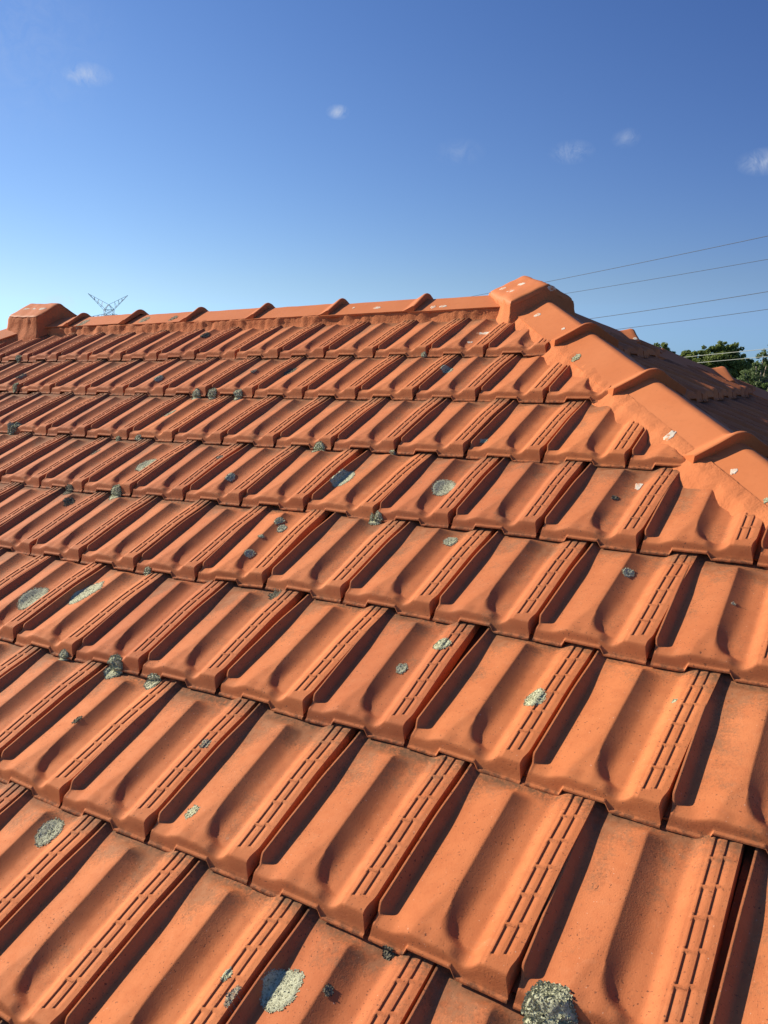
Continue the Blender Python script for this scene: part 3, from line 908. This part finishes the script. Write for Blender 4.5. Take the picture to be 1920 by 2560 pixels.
LICHENS = [
    ('g', 'S', (-0.0841, 1.0691, 0.5407), (-0.022, -0.425, 0.905), 0.0398, 0.0562, 'large grey lichen in a left pan mid roof, half in shade'),
    ('g', 'S', (-0.9127, 1.0542, 0.5358), (-0.006, -0.424, 0.906), 0.0367, 0.0551, 'oval grey lichen across a left pan beside a strip, fourth course below the ridge'),
    ('g', 'S', (-0.4821, 1.0101, 0.5276), (0.184, -0.426, 0.886), 0.0178, 0.0266, 'small round dark-rimmed lichen in a right pan, left of the large half shaded one'),
    ('g', 'S', (-1.1319, 1.3747, 0.6984), (-0.099, -0.424, 0.9), 0.0224, 0.0336, 'small pale lichen on a roll in the third course below the ridge'),
    ('g', 'F', (-0.972, 1.6833, 0.8619), (0.174, -0.415, 0.893), 0.0125, 0.0188, 'tiny pale lichen spot in shade, second course below the ridge'),
    ('d', 'F', (-0.7995, 1.7081, 0.8588), (-0.047, -0.421, 0.906), 0.0263, 0.0394, 'dark smudge of lichen, second course below the ridge'),
    ('g', 'S', (-1.4583, 1.6211, 0.8323), (0.181, -0.429, 0.885), 0.0209, 0.0313, 'small dark rimmed lichen beside a lifted tile in the second course'),
    ('d', 'S', (-1.5892, 2.0405, 1.0356), (0.169, -0.414, 0.895), 0.0253, 0.0379, 'dark lichen under the ridge mortar in the top course'),
    ('g', 'F', (-0.626, 1.1158, 0.574), (0.384, -0.373, 0.845), 0.0134, 0.0132, 'faint pale lichen on a strip edge in the fourth course'),
    ('g', 'F', (-1.2524, 1.1124, 0.5607), (-0.089, -0.424, 0.902), 0.0183, 0.0274, 'faint pale smear in a right pan, left part of the fourth course'),
    ('d', 'F', (-1.0587, 0.8382, 0.4249), (0.158, -0.415, 0.896), 0.02, 0.0283, 'lower of two dark lichens at the left, fifth course'),
    ('d', 'S', (-1.1364, 0.8975, 0.4495), (-0.001, -0.798, 0.603), 0.024, 0.0264, 'dark lichen hanging on a nose at the left, above its flatter twin'),
    ('g', 'F', (-2.4532, 1.6366, 0.8427), (-0.011, -0.425, 0.905), 0.0252, 0.0378, 'grey film of lichen near the left edge in the second course'),
    ('g', 'F', (-2.171, 2.1924, 1.1335), (0.001, -0.454, 0.891), 0.0362, 0.0453, 'grey green film on the ridge cap between third and fourth collars from the left'),
    ('g', 'F', (-1.948, 2.1884, 1.1338), (-0.0, -0.455, 0.891), 0.03, 0.0375, 'thin pale film beside the ridge collar above the middle left'),
    ('g', 'F', (-2.6501, 2.1754, 1.1301), (-0.009, -0.449, 0.894), 0.0389, 0.0487, 'pale film on the second ridge cap from the left apex'),
    ('g', 'C', (-1.1341, 1.5201, 0.7652), (0.0, -0.84, 0.543), 0.0231, 0.0242, 'left cushion of the three in a row under the second course'),
    ('g', 'C', (-1.0503, 1.5259, 0.7716), (0.0, -0.84, 0.543), 0.0237, 0.0248, 'middle cushion of the three in a row under the second course'),
    ('g', 'C', (-0.9122, 1.5254, 0.7679), (0.0, -0.84, 0.543), 0.023, 0.0242, 'right cushion of the three in a row under the second course'),
    ('g', 'C', (-2.7548, 1.8347, 0.9324), (0.0, -0.84, 0.543), 0.0231, 0.0242, 'small cushion on a nose of the top course near the left edge'),
    ('y', 'C', (-2.3432, 1.527, 0.7903), (0.0, -0.84, 0.543), 0.0158, 0.0249, 'tall yellowish cushion on a nose of the second course near the left edge'),
    ('g', 'C', (-1.9055, 1.2108, 0.6254), (0.0, -0.84, 0.543), 0.0311, 0.0327, 'green cushion at the left edge under the third course'),
    ('y', 'C', (-0.8938, 0.9017, 0.4576), (0.0, -0.84, 0.543), 0.025, 0.0302, 'tall pale cushion between two noses at left, fourth course'),
    ('y', 'C', (-0.2857, 1.2146, 0.6114), (0.0, -0.84, 0.543), 0.0232, 0.0219, 'pale cushion on a nose beside a brick strip, right above the large shaded lichen'),
    ('g', 'C', (-1.1324, 1.2148, 0.6111), (0.0, -0.84, 0.543), 0.0172, 0.0109, 'flat cushion on the hump of a nose in the third course'),
    ('y', 'C', (-1.2433, 1.2098, 0.6052), (0.0, -0.84, 0.543), 0.0121, 0.0101, 'tiny cushion under a nose in the third course, left of the flat one'),
    ('g', 'S', (0.2567, 1.0623, 0.5397), (0.056, -0.423, 0.904), 0.0356, 0.0521, 'large round pale lichen in a right pan, right of the half shaded one'),
    ('g', 'S', (-0.0965, 1.7165, 0.8615), (0.229, -0.413, 0.881), 0.0266, 0.0313, 'pale lichen half in shade, second course near the hip'),
    ('d', 'F', (0.7302, 1.0713, 0.5488), (0.148, -0.424, 0.894), 0.0106, 0.0112, 'thin dark scab in a right pan near the hip mortar'),
    ('g', 'C', (-0.2581, 1.8297, 0.918), (0.0, -0.84, 0.543), 0.0106, 0.0111, 'tiny cushion under a nose of the top course near the hip'),
    ('y', 'C', (-0.0078, 1.2157, 0.6123), (0.0, -0.84, 0.543), 0.0092, 0.0067, 'tiny yellow cushion under a nose of the third course, middle of the roof'),
    ('y', 'F', (0.2676, 1.2838, 0.6547), (-0.031, -0.425, 0.905), 0.0123, 0.017, 'pale scale at the end of a left pan, third course near the hip'),
    ('g', 'S', (-0.6983, 0.4349, 0.2291), (0.049, -0.424, 0.904), 0.0407, 0.061, 'large dark rimmed lichen at the left edge in full sun, beside a shaded one'),
    ('g', 'S', (-0.5385, 0.4923, 0.2558), (-0.096, -0.419, 0.903), 0.0459, 0.0688, 'largest oval lichen at the left, mostly in the shade of a left pan'),
    ('g', 'S', (-0.1304, 0.837, 0.4229), (0.082, -0.413, 0.907), 0.0149, 0.0224, 'dark grey spot below a pale one on a roll in the middle of the roof'),
    ('y', 'F', (-0.1562, 0.8554, 0.4401), (0.171, -0.405, 0.898), 0.0164, 0.016, 'pale smear above a dark grey spot in the middle of the roof'),
    ('y', 'F', (-0.1546, 0.7748, 0.4093), (0.18, -0.406, 0.896), 0.0103, 0.0071, 'small pale scrape beside the dark grey spots'),
    ('g', 'S', (-0.1355, 0.7089, 0.3739), (0.184, -0.414, 0.892), 0.0169, 0.0197, 'speckled grey spot on a roll, lower left of its two neighbours'),
    ('d', 'F', (0.0315, 0.6109, 0.3035), (-0.075, -0.423, 0.903), 0.0198, 0.0222, 'dark film of lichen on a strip just under a nose, middle of the roof'),
    ('g', 'F', (0.2016, 0.1882, 0.1164), (-0.004, -0.422, 0.907), 0.0118, 0.0149, 'grey film on the brick pattern of a lower left strip'),
    ('d', 'F', (-0.15, 0.1536, 0.0985), (-0.058, -0.421, 0.905), 0.01, 0.0134, 'dark smudge low in a right pan at the left'),
    ('y', 'C', (-0.4181, 0.6051, 0.3075), (0.0, -0.84, 0.543), 0.0126, 0.0119, 'small yellow cushion under a nose, left of the middle'),
    ('g', 'C', (-0.389, 0.3021, 0.1577), (0.0, -0.84, 0.543), 0.0168, 0.0141, 'pale flat lichen on a nose face at the left'),
    ('y', 'C', (-0.2094, 0.3077, 0.1607), (0.0, -0.84, 0.543), 0.0245, 0.0296, 'biggest green cushion at the left, draped over a nose'),
    ('g', 'C', (-0.0753, 0.3094, 0.1495), (0.0, -0.84, 0.543), 0.0235, 0.0185, 'pale leafy cushion on a strip top right beside the biggest green one'),
    ('y', 'C', (0.1309, 0.9179, 0.463), (0.0, -0.84, 0.543), 0.0206, 0.0194, 'yellow cushion in the joint of two noses in the middle of the roof'),
    ('g', 'S', (0.3824, 0.8739, 0.435), (0.012, -0.422, 0.906), 0.0203, 0.0243, 'speckled oval lichen at the top of a tile, centre right'),
    ('g', 'S', (0.8444, 0.8276, 0.4232), (0.153, -0.421, 0.894), 0.0136, 0.0182, 'small round grey lichen alone in a right pan at the right'),
    ('y', 'S', (0.5418, 0.5445, 0.287), (-0.037, -0.401, 0.915), 0.0227, 0.0247, 'yellow oval lichen touching a brick strip, centre of the roof'),
    ('g', 'S', (0.4895, 0.4719, 0.2441), (0.087, -0.421, 0.903), 0.0137, 0.018, 'small pale lichen below the yellow oval one'),
    ('y', 'S', (0.7889, 0.4605, 0.2496), (-0.149, -0.418, 0.896), 0.0261, 0.0291, 'large pale lichen spreading over a brick pattern at the right'),
    ('y', 'F', (1.0286, 0.522, 0.2732), (-0.225, -0.393, 0.892), 0.0053, 0.0069, 'tiny pale dot left of a brick strip near the right edge'),
    ('g', 'F', (1.0713, 0.7738, 0.4001), (0.169, -0.412, 0.895), 0.0045, 0.0056, 'tiny grey dot on a roll near the right edge'),
    ('g', 'S', (0.0183, -0.0477, -0.0205), (0.05, -0.421, 0.906), 0.0273, 0.0388, 'round silvery lichen near the lower left corner, in full sun'),
    ('y', 'F', (0.2909, 0.0607, 0.0522), (-0.106, -0.411, 0.905), 0.0143, 0.0177, 'smooth pale yellow lichen in a left pan, lower left'),
    ('y', 'F', (0.5575, -0.1319, -0.0423), (-0.001, -0.143, 0.99), 0.008, 0.012, 'small pale lichen beside a strip at the bottom, above a greyer one'),
    ('g', 'F', (0.5892, -0.1557, -0.0499), (-0.006, -0.418, 0.908), 0.0126, 0.0174, 'grey film on the brick pattern at the bottom'),
    ('g', 'S', (0.6412, -0.1072, -0.0484), (-0.069, -0.421, 0.905), 0.0338, 0.0436, 'very large round lichen near the bottom, left part in shade'),
    ('d', 'S', (0.7133, -0.0872, -0.0306), (0.167, -0.421, 0.891), 0.0084, 0.0094, 'dark round knob on a roll right of the very large lichen'),
    ('g', 'C', (1.0162, -0.0046, 0.005), (0.0, -0.84, 0.543), 0.0405, 0.0425, 'biggest lichen cushion of all, at the bottom edge, with upright lobes'),
    ('d', 'C', (0.7617, 0.0005, -0.0046), (0.0, -0.84, 0.543), 0.0097, 0.0082, 'small dark cushion under a nose near the bottom'),
    ('y', 'F', (0.3707, 1.7371, 0.9007), (-0.05, -0.483, 0.874), 0.0176, 0.0264, 'yellow lichen on the second hip cap'),
    ('w', 'W', (-0.0515, 2.2383, 1.2013), (-0.146, -0.445, 0.884), 0.0182, 0.0118, 'upper white splash on the apex cap'),
    ('w', 'W', (-0.0718, 2.1846, 1.1714), (-0.23, -0.372, 0.899), 0.0229, 0.0134, 'lower white splash on the apex cap'),
    ('w', 'W', (-0.1303, 2.2378, 1.1899), (-0.123, -0.446, 0.887), 0.015, 0.0098, 'faint left white splash on the apex cap'),
    ('w', 'W', (0.1008, 2.178, 1.1727), (0.715, -0.699, 0.0), 0.0192, 0.0087, 'white streak on the shaded side of the apex cap'),
    ('w', 'W', (0.0962, 2.053, 1.0654), (-0.11, -0.543, 0.833), 0.0139, 0.0108, 'white splash on the first hip cap below the apex'),
    ('w', 'W', (0.2498, 1.924, 1.0056), (-0.109, -0.534, 0.838), 0.0073, 0.0066, 'tiny white splash just above the first full hip collar'),
    ('w', 'W', (0.7939, 1.311, 0.6886), (-0.103, -0.469, 0.877), 0.0133, 0.0207, 'white splash at the lower edge of the third hip cap'),
    ('w', 'W', (0.9815, 1.1705, 0.62), (-0.137, -0.537, 0.832), 0.0082, 0.0107, 'white splash low on the fourth hip cap'),
    ('y', 'F', (1.0724, 1.0709, 0.5703), (-0.046, -0.485, 0.873), 0.0068, 0.0103, 'yellow spot on the fourth hip cap at the right edge'),
    ('w', 'W', (0.7686, 1.1422, 0.5729), (-0.009, -0.389, 0.921), 0.0104, 0.0176, 'chalky streak in the right pan of the tile touching the hip mortar'),
    ('w', 'W', (-0.0891, 1.9926, 1.001), (0.014, -0.391, 0.92), 0.028, 0.0127, 'long white streak at the strip of the top course tile by the apex'),
    ('w', 'W', (-0.1071, 1.9103, 0.9652), (0.143, -0.411, 0.9), 0.0122, 0.0079, 'round white splash in the front of a right pan under the apex'),
    ('w', 'W', (-0.701, 2.1844, 1.1331), (-0.024, -0.462, 0.887), 0.0178, 0.0092, 'white splash on the ridge cap between two right collars'),
    ('w', 'W', (-0.4143, 2.1705, 1.1238), (-0.027, -0.464, 0.885), 0.0136, 0.0124, 'left white splash on the last ridge cap before the apex'),
    ('w', 'W', (-0.3681, 2.1692, 1.1242), (-0.006, -0.469, 0.883), 0.0169, 0.011, 'right white splash on the last ridge cap before the apex'),
    ('w', 'W', (-0.8351, 2.1989, 1.139), (-0.004, -0.466, 0.885), 0.0073, 0.0066, 'tiny white splash on the ridge cap right of a collar'),
    ('w', 'W', (-3.154, 2.1854, 1.228), (0.088, -0.444, 0.892), 0.026, 0.0118, 'left white smear on the far left apex cap'),
    ('w', 'W', (-3.1002, 2.1891, 1.226), (0.023, -0.513, 0.858), 0.0181, 0.0094, 'middle white smear on the far left apex cap'),
    ('w', 'W', (-3.0092, 2.1786, 1.2217), (0.064, -0.505, 0.861), 0.0229, 0.0149, 'right white smear on the far left apex cap'),
    ('w', 'W', (0.3363, 2.4776, 0.9903), (0.188, -0.441, 0.878), 0.0085, 0.0088, 'white spot on the far hip under its upper collar'),
]     #@LICHENS
for i, (kind, typ, pos, nrm, rx_, ry_, label) in enumerate(LICHENS):
    if typ == 'S':       # flat crust on the tile face
        area = rx_ * ry_ / 0.0001
        me = patch('lichen_patch', pos, nrm, rx_ * 0.86, ry_ * 0.84, kind, i + 1, 0.0016, int(min(1500, area * 110)), 0.0019, 0.0006)
    elif typ == 'F':     # thin stain-like film
        area = rx_ * ry_ / 0.0001
        me = patch('lichen_patch', pos, nrm, rx_ * 0.85, ry_ * 0.85, kind + 'f', i + 1, 0.0005, int(min(500, area * 90)), 0.0020, 0.0004)
    elif typ == 'W':     # white splash
        me = patch('white_splash', pos, nrm, rx_ * 1.05, ry_ * 1.2, kind, i + 1, 0.0004, 0, 0.002, 0.0006)
    else:                # bushy cushion over a tile nose
        area = rx_ * ry_ / 0.0001
        me = patch('lichen_clump', pos, nrm, rx_, ry_, kind, i + 1, 0.003, int(min(3200, area * 190)), 0.0028, 0.001, min(rx_, ry_) * (0.24 if rx_ > 0.03 else 0.10))
    o = link(me.name.split('.')[0], me, M_SPLAT if kind == 'w' else (M_FILM if typ == 'F' and kind == 'g' else M_FLAKE[kind]))
    c = Vector(pos)
    for v in me.vertices: v.co -= c
    o.location = c
    if typ == 'W': tag(o, label, 'bird dropping', 'white splashes on the roof')
    else: tag(o, label, 'lichen', 'lichens growing on the roof')

# ------------------------------------------------------------------ ground
me = mesh('ground', [(-2500, -2500, GROUND), (2500, -2500, GROUND), (2500, 2500, GROUND), (-2500, 2500, GROUND)], [(0, 1, 2, 3)], False)
g = link('ground', me, M_GRASS)
tag(g, kind='structure')

# ------------------------------------------------------------------ trees
def leaf_mat(name, ca, cb, cc):
    m, t, b = new_mat(name, 0.6, 0.25)
    P = N(t, 'ShaderNodeNewGeometry').outputs['Position']
    col = mixc(t, ramp01(t, noise_n(t, P, 0.7, 3), 0.35, 0.65), ca, cb)
    col = mixc(t, ramp01(t, noise_n(t, P, 4.0, 3), 0.5, 0.7), col, cc)
    L(t, col, b.inputs['Base Color'])
    tr = N(t, 'ShaderNodeBsdfTranslucent'); L(t, col, tr.inputs['Color'])
    ms = N(t, 'ShaderNodeMixShader', ins={0: 0.42}); L(t, b.outputs[0], ms.inputs[1]); L(t, tr.outputs[0], ms.inputs[2])
    L(t, ms.outputs[0], t.nodes['Material Output'].inputs['Surface'])
    return m
M_LEAF = leaf_mat('gum_tree_leaves', (0.16, 0.21, 0.055), (0.23, 0.28, 0.075), (0.30, 0.33, 0.10))
M_LEAF2 = leaf_mat('grey_gum_leaves', (0.13, 0.18, 0.07), (0.19, 0.25, 0.10), (0.25, 0.29, 0.12))
M_LEAF3 = leaf_mat('bright_shrub_leaves', (0.10, 0.16, 0.035), (0.17, 0.23, 0.06), (0.21, 0.27, 0.08))
CR = Vector((0.8389, 0.5442, 0)).normalized()       # plan directions used to spread the far trees
CF = Vector((-0.5442, 0.8389, 0)).normalized()
def far_tree(name, base, lumps, leafm, label, seed, leaf=0.27, dens=130, group='trees beyond the roof', trunk_r=0.28):
    """lumps: (offset right, offset away, height above ground, radius)"""
    r = random.Random(seed)
    root = empty(name, (base[0], base[1], GROUND))
    tag(root, label, 'tree', group)
    vs, fs = [], []
    tv, tf = [], []
    hmax = max(l[2] for l in lumps)
    fork = Vector((0, 0, hmax * 0.35))
    tube([(0, 0, -0.3), (0.08, 0.05, hmax * 0.15), fork], [trunk_r * 1.25, trunk_r, trunk_r * 0.8], 9, tv, tf)
    for (a, b, h, rad) in lumps:
        c = CR * a + CF * b + Vector((0, 0, h))
        mid = fork.lerp(c, 0.5) + Vector((0, 0, -0.3))
        tube([fork, mid, c], [trunk_r * 0.55, trunk_r * 0.35, 0.04], 6, tv, tf)
        nsub = max(12, int(rad * rad * 26))
        for s_ in range(nsub):
            d = Vector((r.gauss(0, 1), r.gauss(0, 1), r.gauss(0, 0.8))).normalized()
            cc = c + d * rad * (0.35 + 0.60 * r.random() ** 0.5)
            sr = rad * r.uniform(0.24, 0.44)
            for k in range(int(dens * (sr / 0.5) ** 1.3) + 8):
                dd = Vector((r.gauss(0, 1), r.gauss(0, 1), r.gauss(0, 1))).normalized()
                p = cc + Vector((dd.x, dd.y, dd.z * 0.8)) * sr * r.random() ** 0.4
                u = Vector((r.uniform(-1, 1), r.uniform(-1, 1), r.uniform(-1.0, 0.3))).normalized()
                w_ = u.cross(Vector((r.uniform(-1, 1), r.uniform(-1, 1), r.uniform(-1, 1)))).normalized()
                l_ = leaf * r.uniform(0.6, 1.3)
                b0 = len(vs)
                vs.extend([p - u * l_ * 0.5, p + w_ * l_ * 0.28, p + u * l_ * 0.5, p - w_ * l_ * 0.28])
                fs.append((b0, b0 + 1, b0 + 2, b0 + 3))
    link('crown', mesh('crown', vs, fs, False), leafm, root)
    link('trunk', mesh('trunk', tv, tf), M_BARK, root)
    return root
GZ = -GROUND
def up(z): return z + GZ        # height above ground from world z
far_tree('gum_tree', (-27.6, 105.1), ((0.0, 0, up(3.9), 1.1), (-1.0, .5, up(3.4), 0.9), (0.6, 0, up(3.0), 1.0), (-0.3, 0, up(2.0), 1.4), (-2.0, 1, up(2.6), 1.3)), M_LEAF,
         'rounded green treetop peeping over the far hip beside its upper cap', 1)
far_tree('gum_tree', (-23.3, 100.0), ((0, 0, up(3.1), 0.75), (-0.7, 0, up(2.5), 0.6), (0.5, 0, up(2.2), 0.8), (-0.2, 0.5, up(1.2), 1.3)), M_LEAF,
         'small pointed treetop left of the big dark gum tree', 2)
far_tree('gum_tree', (-19.3, 97.2), ((-0.3, 0, up(3.9), 0.75), (0.45, 0, up(3.9), 0.62), (1.7, 0, up(3.3), 0.85), (2.35, 0, up(2.6), 0.7), (0.9, -.4, up(2.9), 1.1),
         (-1.3, 0, up(3.2), 0.8), (-2.5, .3, up(2.9), 0.7), (-3.1, 0, up(2.2), 0.7), (-0.6, -.8, up(2.0), 1.5), (-2.0, -.5, up(1.5), 1.3), (1.4, -1, up(1.4), 1.6),
         (3.2, 0, up(1.7), 0.9), (4.1, 0, up(1.2), 0.95), (4.9, .4, up(0.3), 1.0), (3.4, -.5, up(0.3), 1.4), (0.2, -1, up(0.2), 1.9), (-1.5, 0, up(0.0), 1.8)), M_LEAF,
         'largest dark gum tree beyond the roof, crossed by two pale wires', 3, trunk_r=0.4)
far_tree('gum_tree', (-11.8, 77.9), ((-0.3, 0, up(1.6), 0.55), (0.25, 0, up(2.4), 0.5), (0.9, 0.2, up(2.9), 0.6), (1.3, 0, up(1.8), 0.9), (-1.2, 0, up(1.0), 0.55), (-1.5, 0, up(0.3), 0.6),
         (-0.1, 0, up(0.3), 1.0), (-1.6, 0, up(-0.7), 1.0), (-2.8, 0.3, up(-1.2), 0.9), (0.9, 0, up(0.2), 1.1), (-0.4, 0, up(-1.2), 1.3), (1.6, 0, up(3.4), 0.5)), M_LEAF2,
         'loose grey-green gum tree with open branches at the right edge', 4, leaf=0.20, dens=60)
far_tree('shrub', (-5.5, 43.5), ((-0.1, 0, up(0.28), 0.32), (0.4, 0, up(0.55), 0.4), (-0.6, 0, up(-0.25), 0.4), (-1.0, 0.1, up(-0.75), 0.42), (0.2, 0, up(-0.4), 0.6), (0.9, 0, up(0.0), 0.7),
         (-0.5, 0, up(-1.0), 0.7), (0.7, 0, up(-1.1), 0.9)), M_LEAF3, 'bright yellow-green shrub nearest the roof at the right edge', 5, leaf=0.07, dens=200, trunk_r=0.1)
far_tree('gum_tree', (-18.5, 116.0), ((0, 0, up(0.6), 2.0), (2.4, 0, up(0.2), 1.8), (-2.2, 0, up(0.4), 1.9), (4.5, 0, up(0.3), 1.8), (-4.5, 0, up(0.2), 1.8)), M_LEAF,
         'low tree seen in the gap between the large dark gum and the loose one', 30, leaf=0.34, dens=40)

# ------------------------------------------------------------------ transmission tower and wires
PYL = Vector((-327.0, 270.2, GROUND))
CAMP = Vector((1.38063, -0.96983, 0.84516))
view = Vector((PYL.x - CAMP.x, PYL.y - CAMP.y, 0)).normalized()
right = Vector((view.y, -view.x, 0))
ya = math.radians(14)
PX = (right * math.cos(ya) + view * math.sin(ya))      # arm direction (its left end comes nearer)
PY = Vector((-PX.y, PX.x, 0))
pyl = empty('pylon', PYL)
tag(pyl, 'steel lattice pylon with a V shaped top far behind the ridge', 'pylon')
def pp(x, y, z): return PX * x + PY * y + Vector((0, 0, z - 3.0 + 0.845 - GROUND))      # z counted from camera height
def bars(name, segs, r):
    vs, fs = [], []
    for a, b in segs: tube([pp(*a), pp(*b)], r * 0.85, 4, vs, fs)
    return link(name, mesh(name, vs, fs, False), M_STEEL, pyl)
hw = 1.95
segs = []
zb = -1.4
lv = [33.0, 30.6, 28.6, 24.0, 18.0, 10.0, 0.0, zb]
def half(z): return hw if z > 28 else hw + (28 - z) * 0.075
for i in range(len(lv) - 1):
    z0, z1 = lv[i], lv[i + 1]
    h0, h1 = half(z0), half(z1)
    for sx, sy in ((-1, -1), (1, -1), (1, 1), (-1, 1)):
        segs.append(((sx * h0, sy * h0, z0), (sx * h1, sy * h1, z1)))
    for (ax_, ay), (bx_, by) in (((-1, -1), (1, -1)), ((1, -1), (1, 1)), ((1, 1), (-1, 1)), ((-1, 1), (-1, -1))):
        segs.append(((ax_ * h0, ay * h0, z0), (bx_ * h0, by * h0, z0)))
        segs.append(((ax_ * h0, ay * h0, z0), (bx_ * h1, by * h1, z1)))
        segs.append(((bx_ * h0, by * h0, z0), (ax_ * h1, ay * h1, z1)))
bars('tower_body', segs, 0.085)
for sx in (-1, 1):
    tip = (sx * 9.1, 0, 40.0)
    sg = []
    inner = (sx * 0.25, 0, 35.5)
    lows = [(sx * hw, -hw, 33.0), (sx * hw, hw, 33.0)]
    for l in lows: sg.append((l, tip))
    sg.append((inner, tip))
    for l in ((-hw, -hw, 33.0), (hw, -hw, 33.0), (hw, hw, 33.0), (-hw, hw, 33.0)): sg.append((l, inner))
    for k, k2 in ((0.2, 0.28), (0.4, 0.48), (0.6, 0.68), (0.8, 0.85)):
        A_ = Vector(inner).lerp(Vector(tip), k2)
        for l in lows:
            B_ = Vector(l).lerp(Vector(tip), k)
            sg.append((tuple(A_), tuple(B_)))
        sg.append((tuple(Vector(lows[0]).lerp(Vector(tip), k)), tuple(Vector(lows[1]).lerp(Vector(tip), k))))
    bars('top_arm', sg, 0.085)
    for z in (29.2, 21.0):
        tip = (sx * 10.2, 0, z)
        sg = []
        hh = half(z)
        for y in (-hh, hh):
            sg.append(((sx * hh, y, z - 0.1), tip)); sg.append(((sx * hh, y, z + 1.9), tip))
        for k in (0.25, 0.5, 0.75):
            for y in (-hh, hh):
                a_, b_ = Vector((sx * hh, y, z - 0.1)).lerp(Vector(tip), k), Vector((sx * hh, y, z + 1.9)).lerp(Vector(tip), k - 0.18)
                sg.append((tuple(a_), tuple(b_)))
            sg.append((tuple(Vector((sx * hh, -hh, z - 0.1)).lerp(Vector(tip), k)), tuple(Vector((sx * hh, hh, z - 0.1)).lerp(Vector(tip), k))))
        bars('cross_arm', sg, 0.08)
def wire(start, rayA, rayB, dA, label, r, ext=1.5):
    a = Vector(rayA) * dA + CAMP
    s0 = Vector(start)
    pl = Vector((a.x - s0.x, a.y - s0.y, 0)); Lh = pl.length; pl.normalize()
    nrm = Vector((-pl.y, pl.x, 0))
    rb = Vector(rayB)
    t = (s0 - CAMP).dot(nrm) / rb.dot(nrm)
    b = CAMP + rb * t
    sb = (b - s0).dot(pl)
    # parabola through start, b, a
    za = a.z - s0.z; zb_ = b.z - s0.z
    k2 = (za / Lh - zb_ / sb) / (Lh - sb)
    k1 = za / Lh - k2 * Lh
    pts = []
    for i in range(81):
        s = Lh * ext * i / 80
        pts.append(Vector((s0.x + pl.x * s, s0.y + pl.y * s, s0.z + k1 * s + k2 * s * s)))
    o0 = pts[0].copy()
    vs, fs = tube([p - o0 for p in pts], r, 6)
    o = link('power_line', mesh('power_line', vs, fs), M_WIRE2 if 'pale' in label else M_WIRE)
    o.location = o0
    tag(o, label, 'power line', 'power lines crossing the sky')
def wp(x, z): return PYL + pp(x, 0, z)
wire(wp(10.2, 21.5), (-0.1655, 0.9862, 0.1426), (-0.377, 0.9262, 0.1043), 110, 'topmost wire, reaching the sky just above the apex cap', 0.034)
wire(wp(-10.2, 21.5), (-0.164, 0.9865, 0.1192), (-0.3582, 0.9336, 0.0909), 130, 'second wire down, running level with the apex cap', 0.034)
wire(wp(10.2, 29.0), (-0.1619, 0.9868, 0.0864), (-0.3198, 0.9475, 0.0646), 120, 'third wire down, dark against the sky', 0.04)
wire(wp(-10.2, 29.0), (-0.1607, 0.987, 0.0684), (-0.2949, 0.9555, 0.052), 140, 'fourth wire down, meeting the far hip near its upper collar', 0.04)
wire(wp(10.2, 20.8), (-0.1581, 0.9874, 0.0276), (-0.2357, 0.9718, 0.0199), 72, 'upper of the two pale wires in front of the dark gum tree', 0.024)
wire(wp(-10.2, 20.8), (-0.1576, 0.9875, 0.0197), (-0.2215, 0.9752, 0.0138), 72, 'lower of the two pale wires in front of the dark gum tree', 0.024)
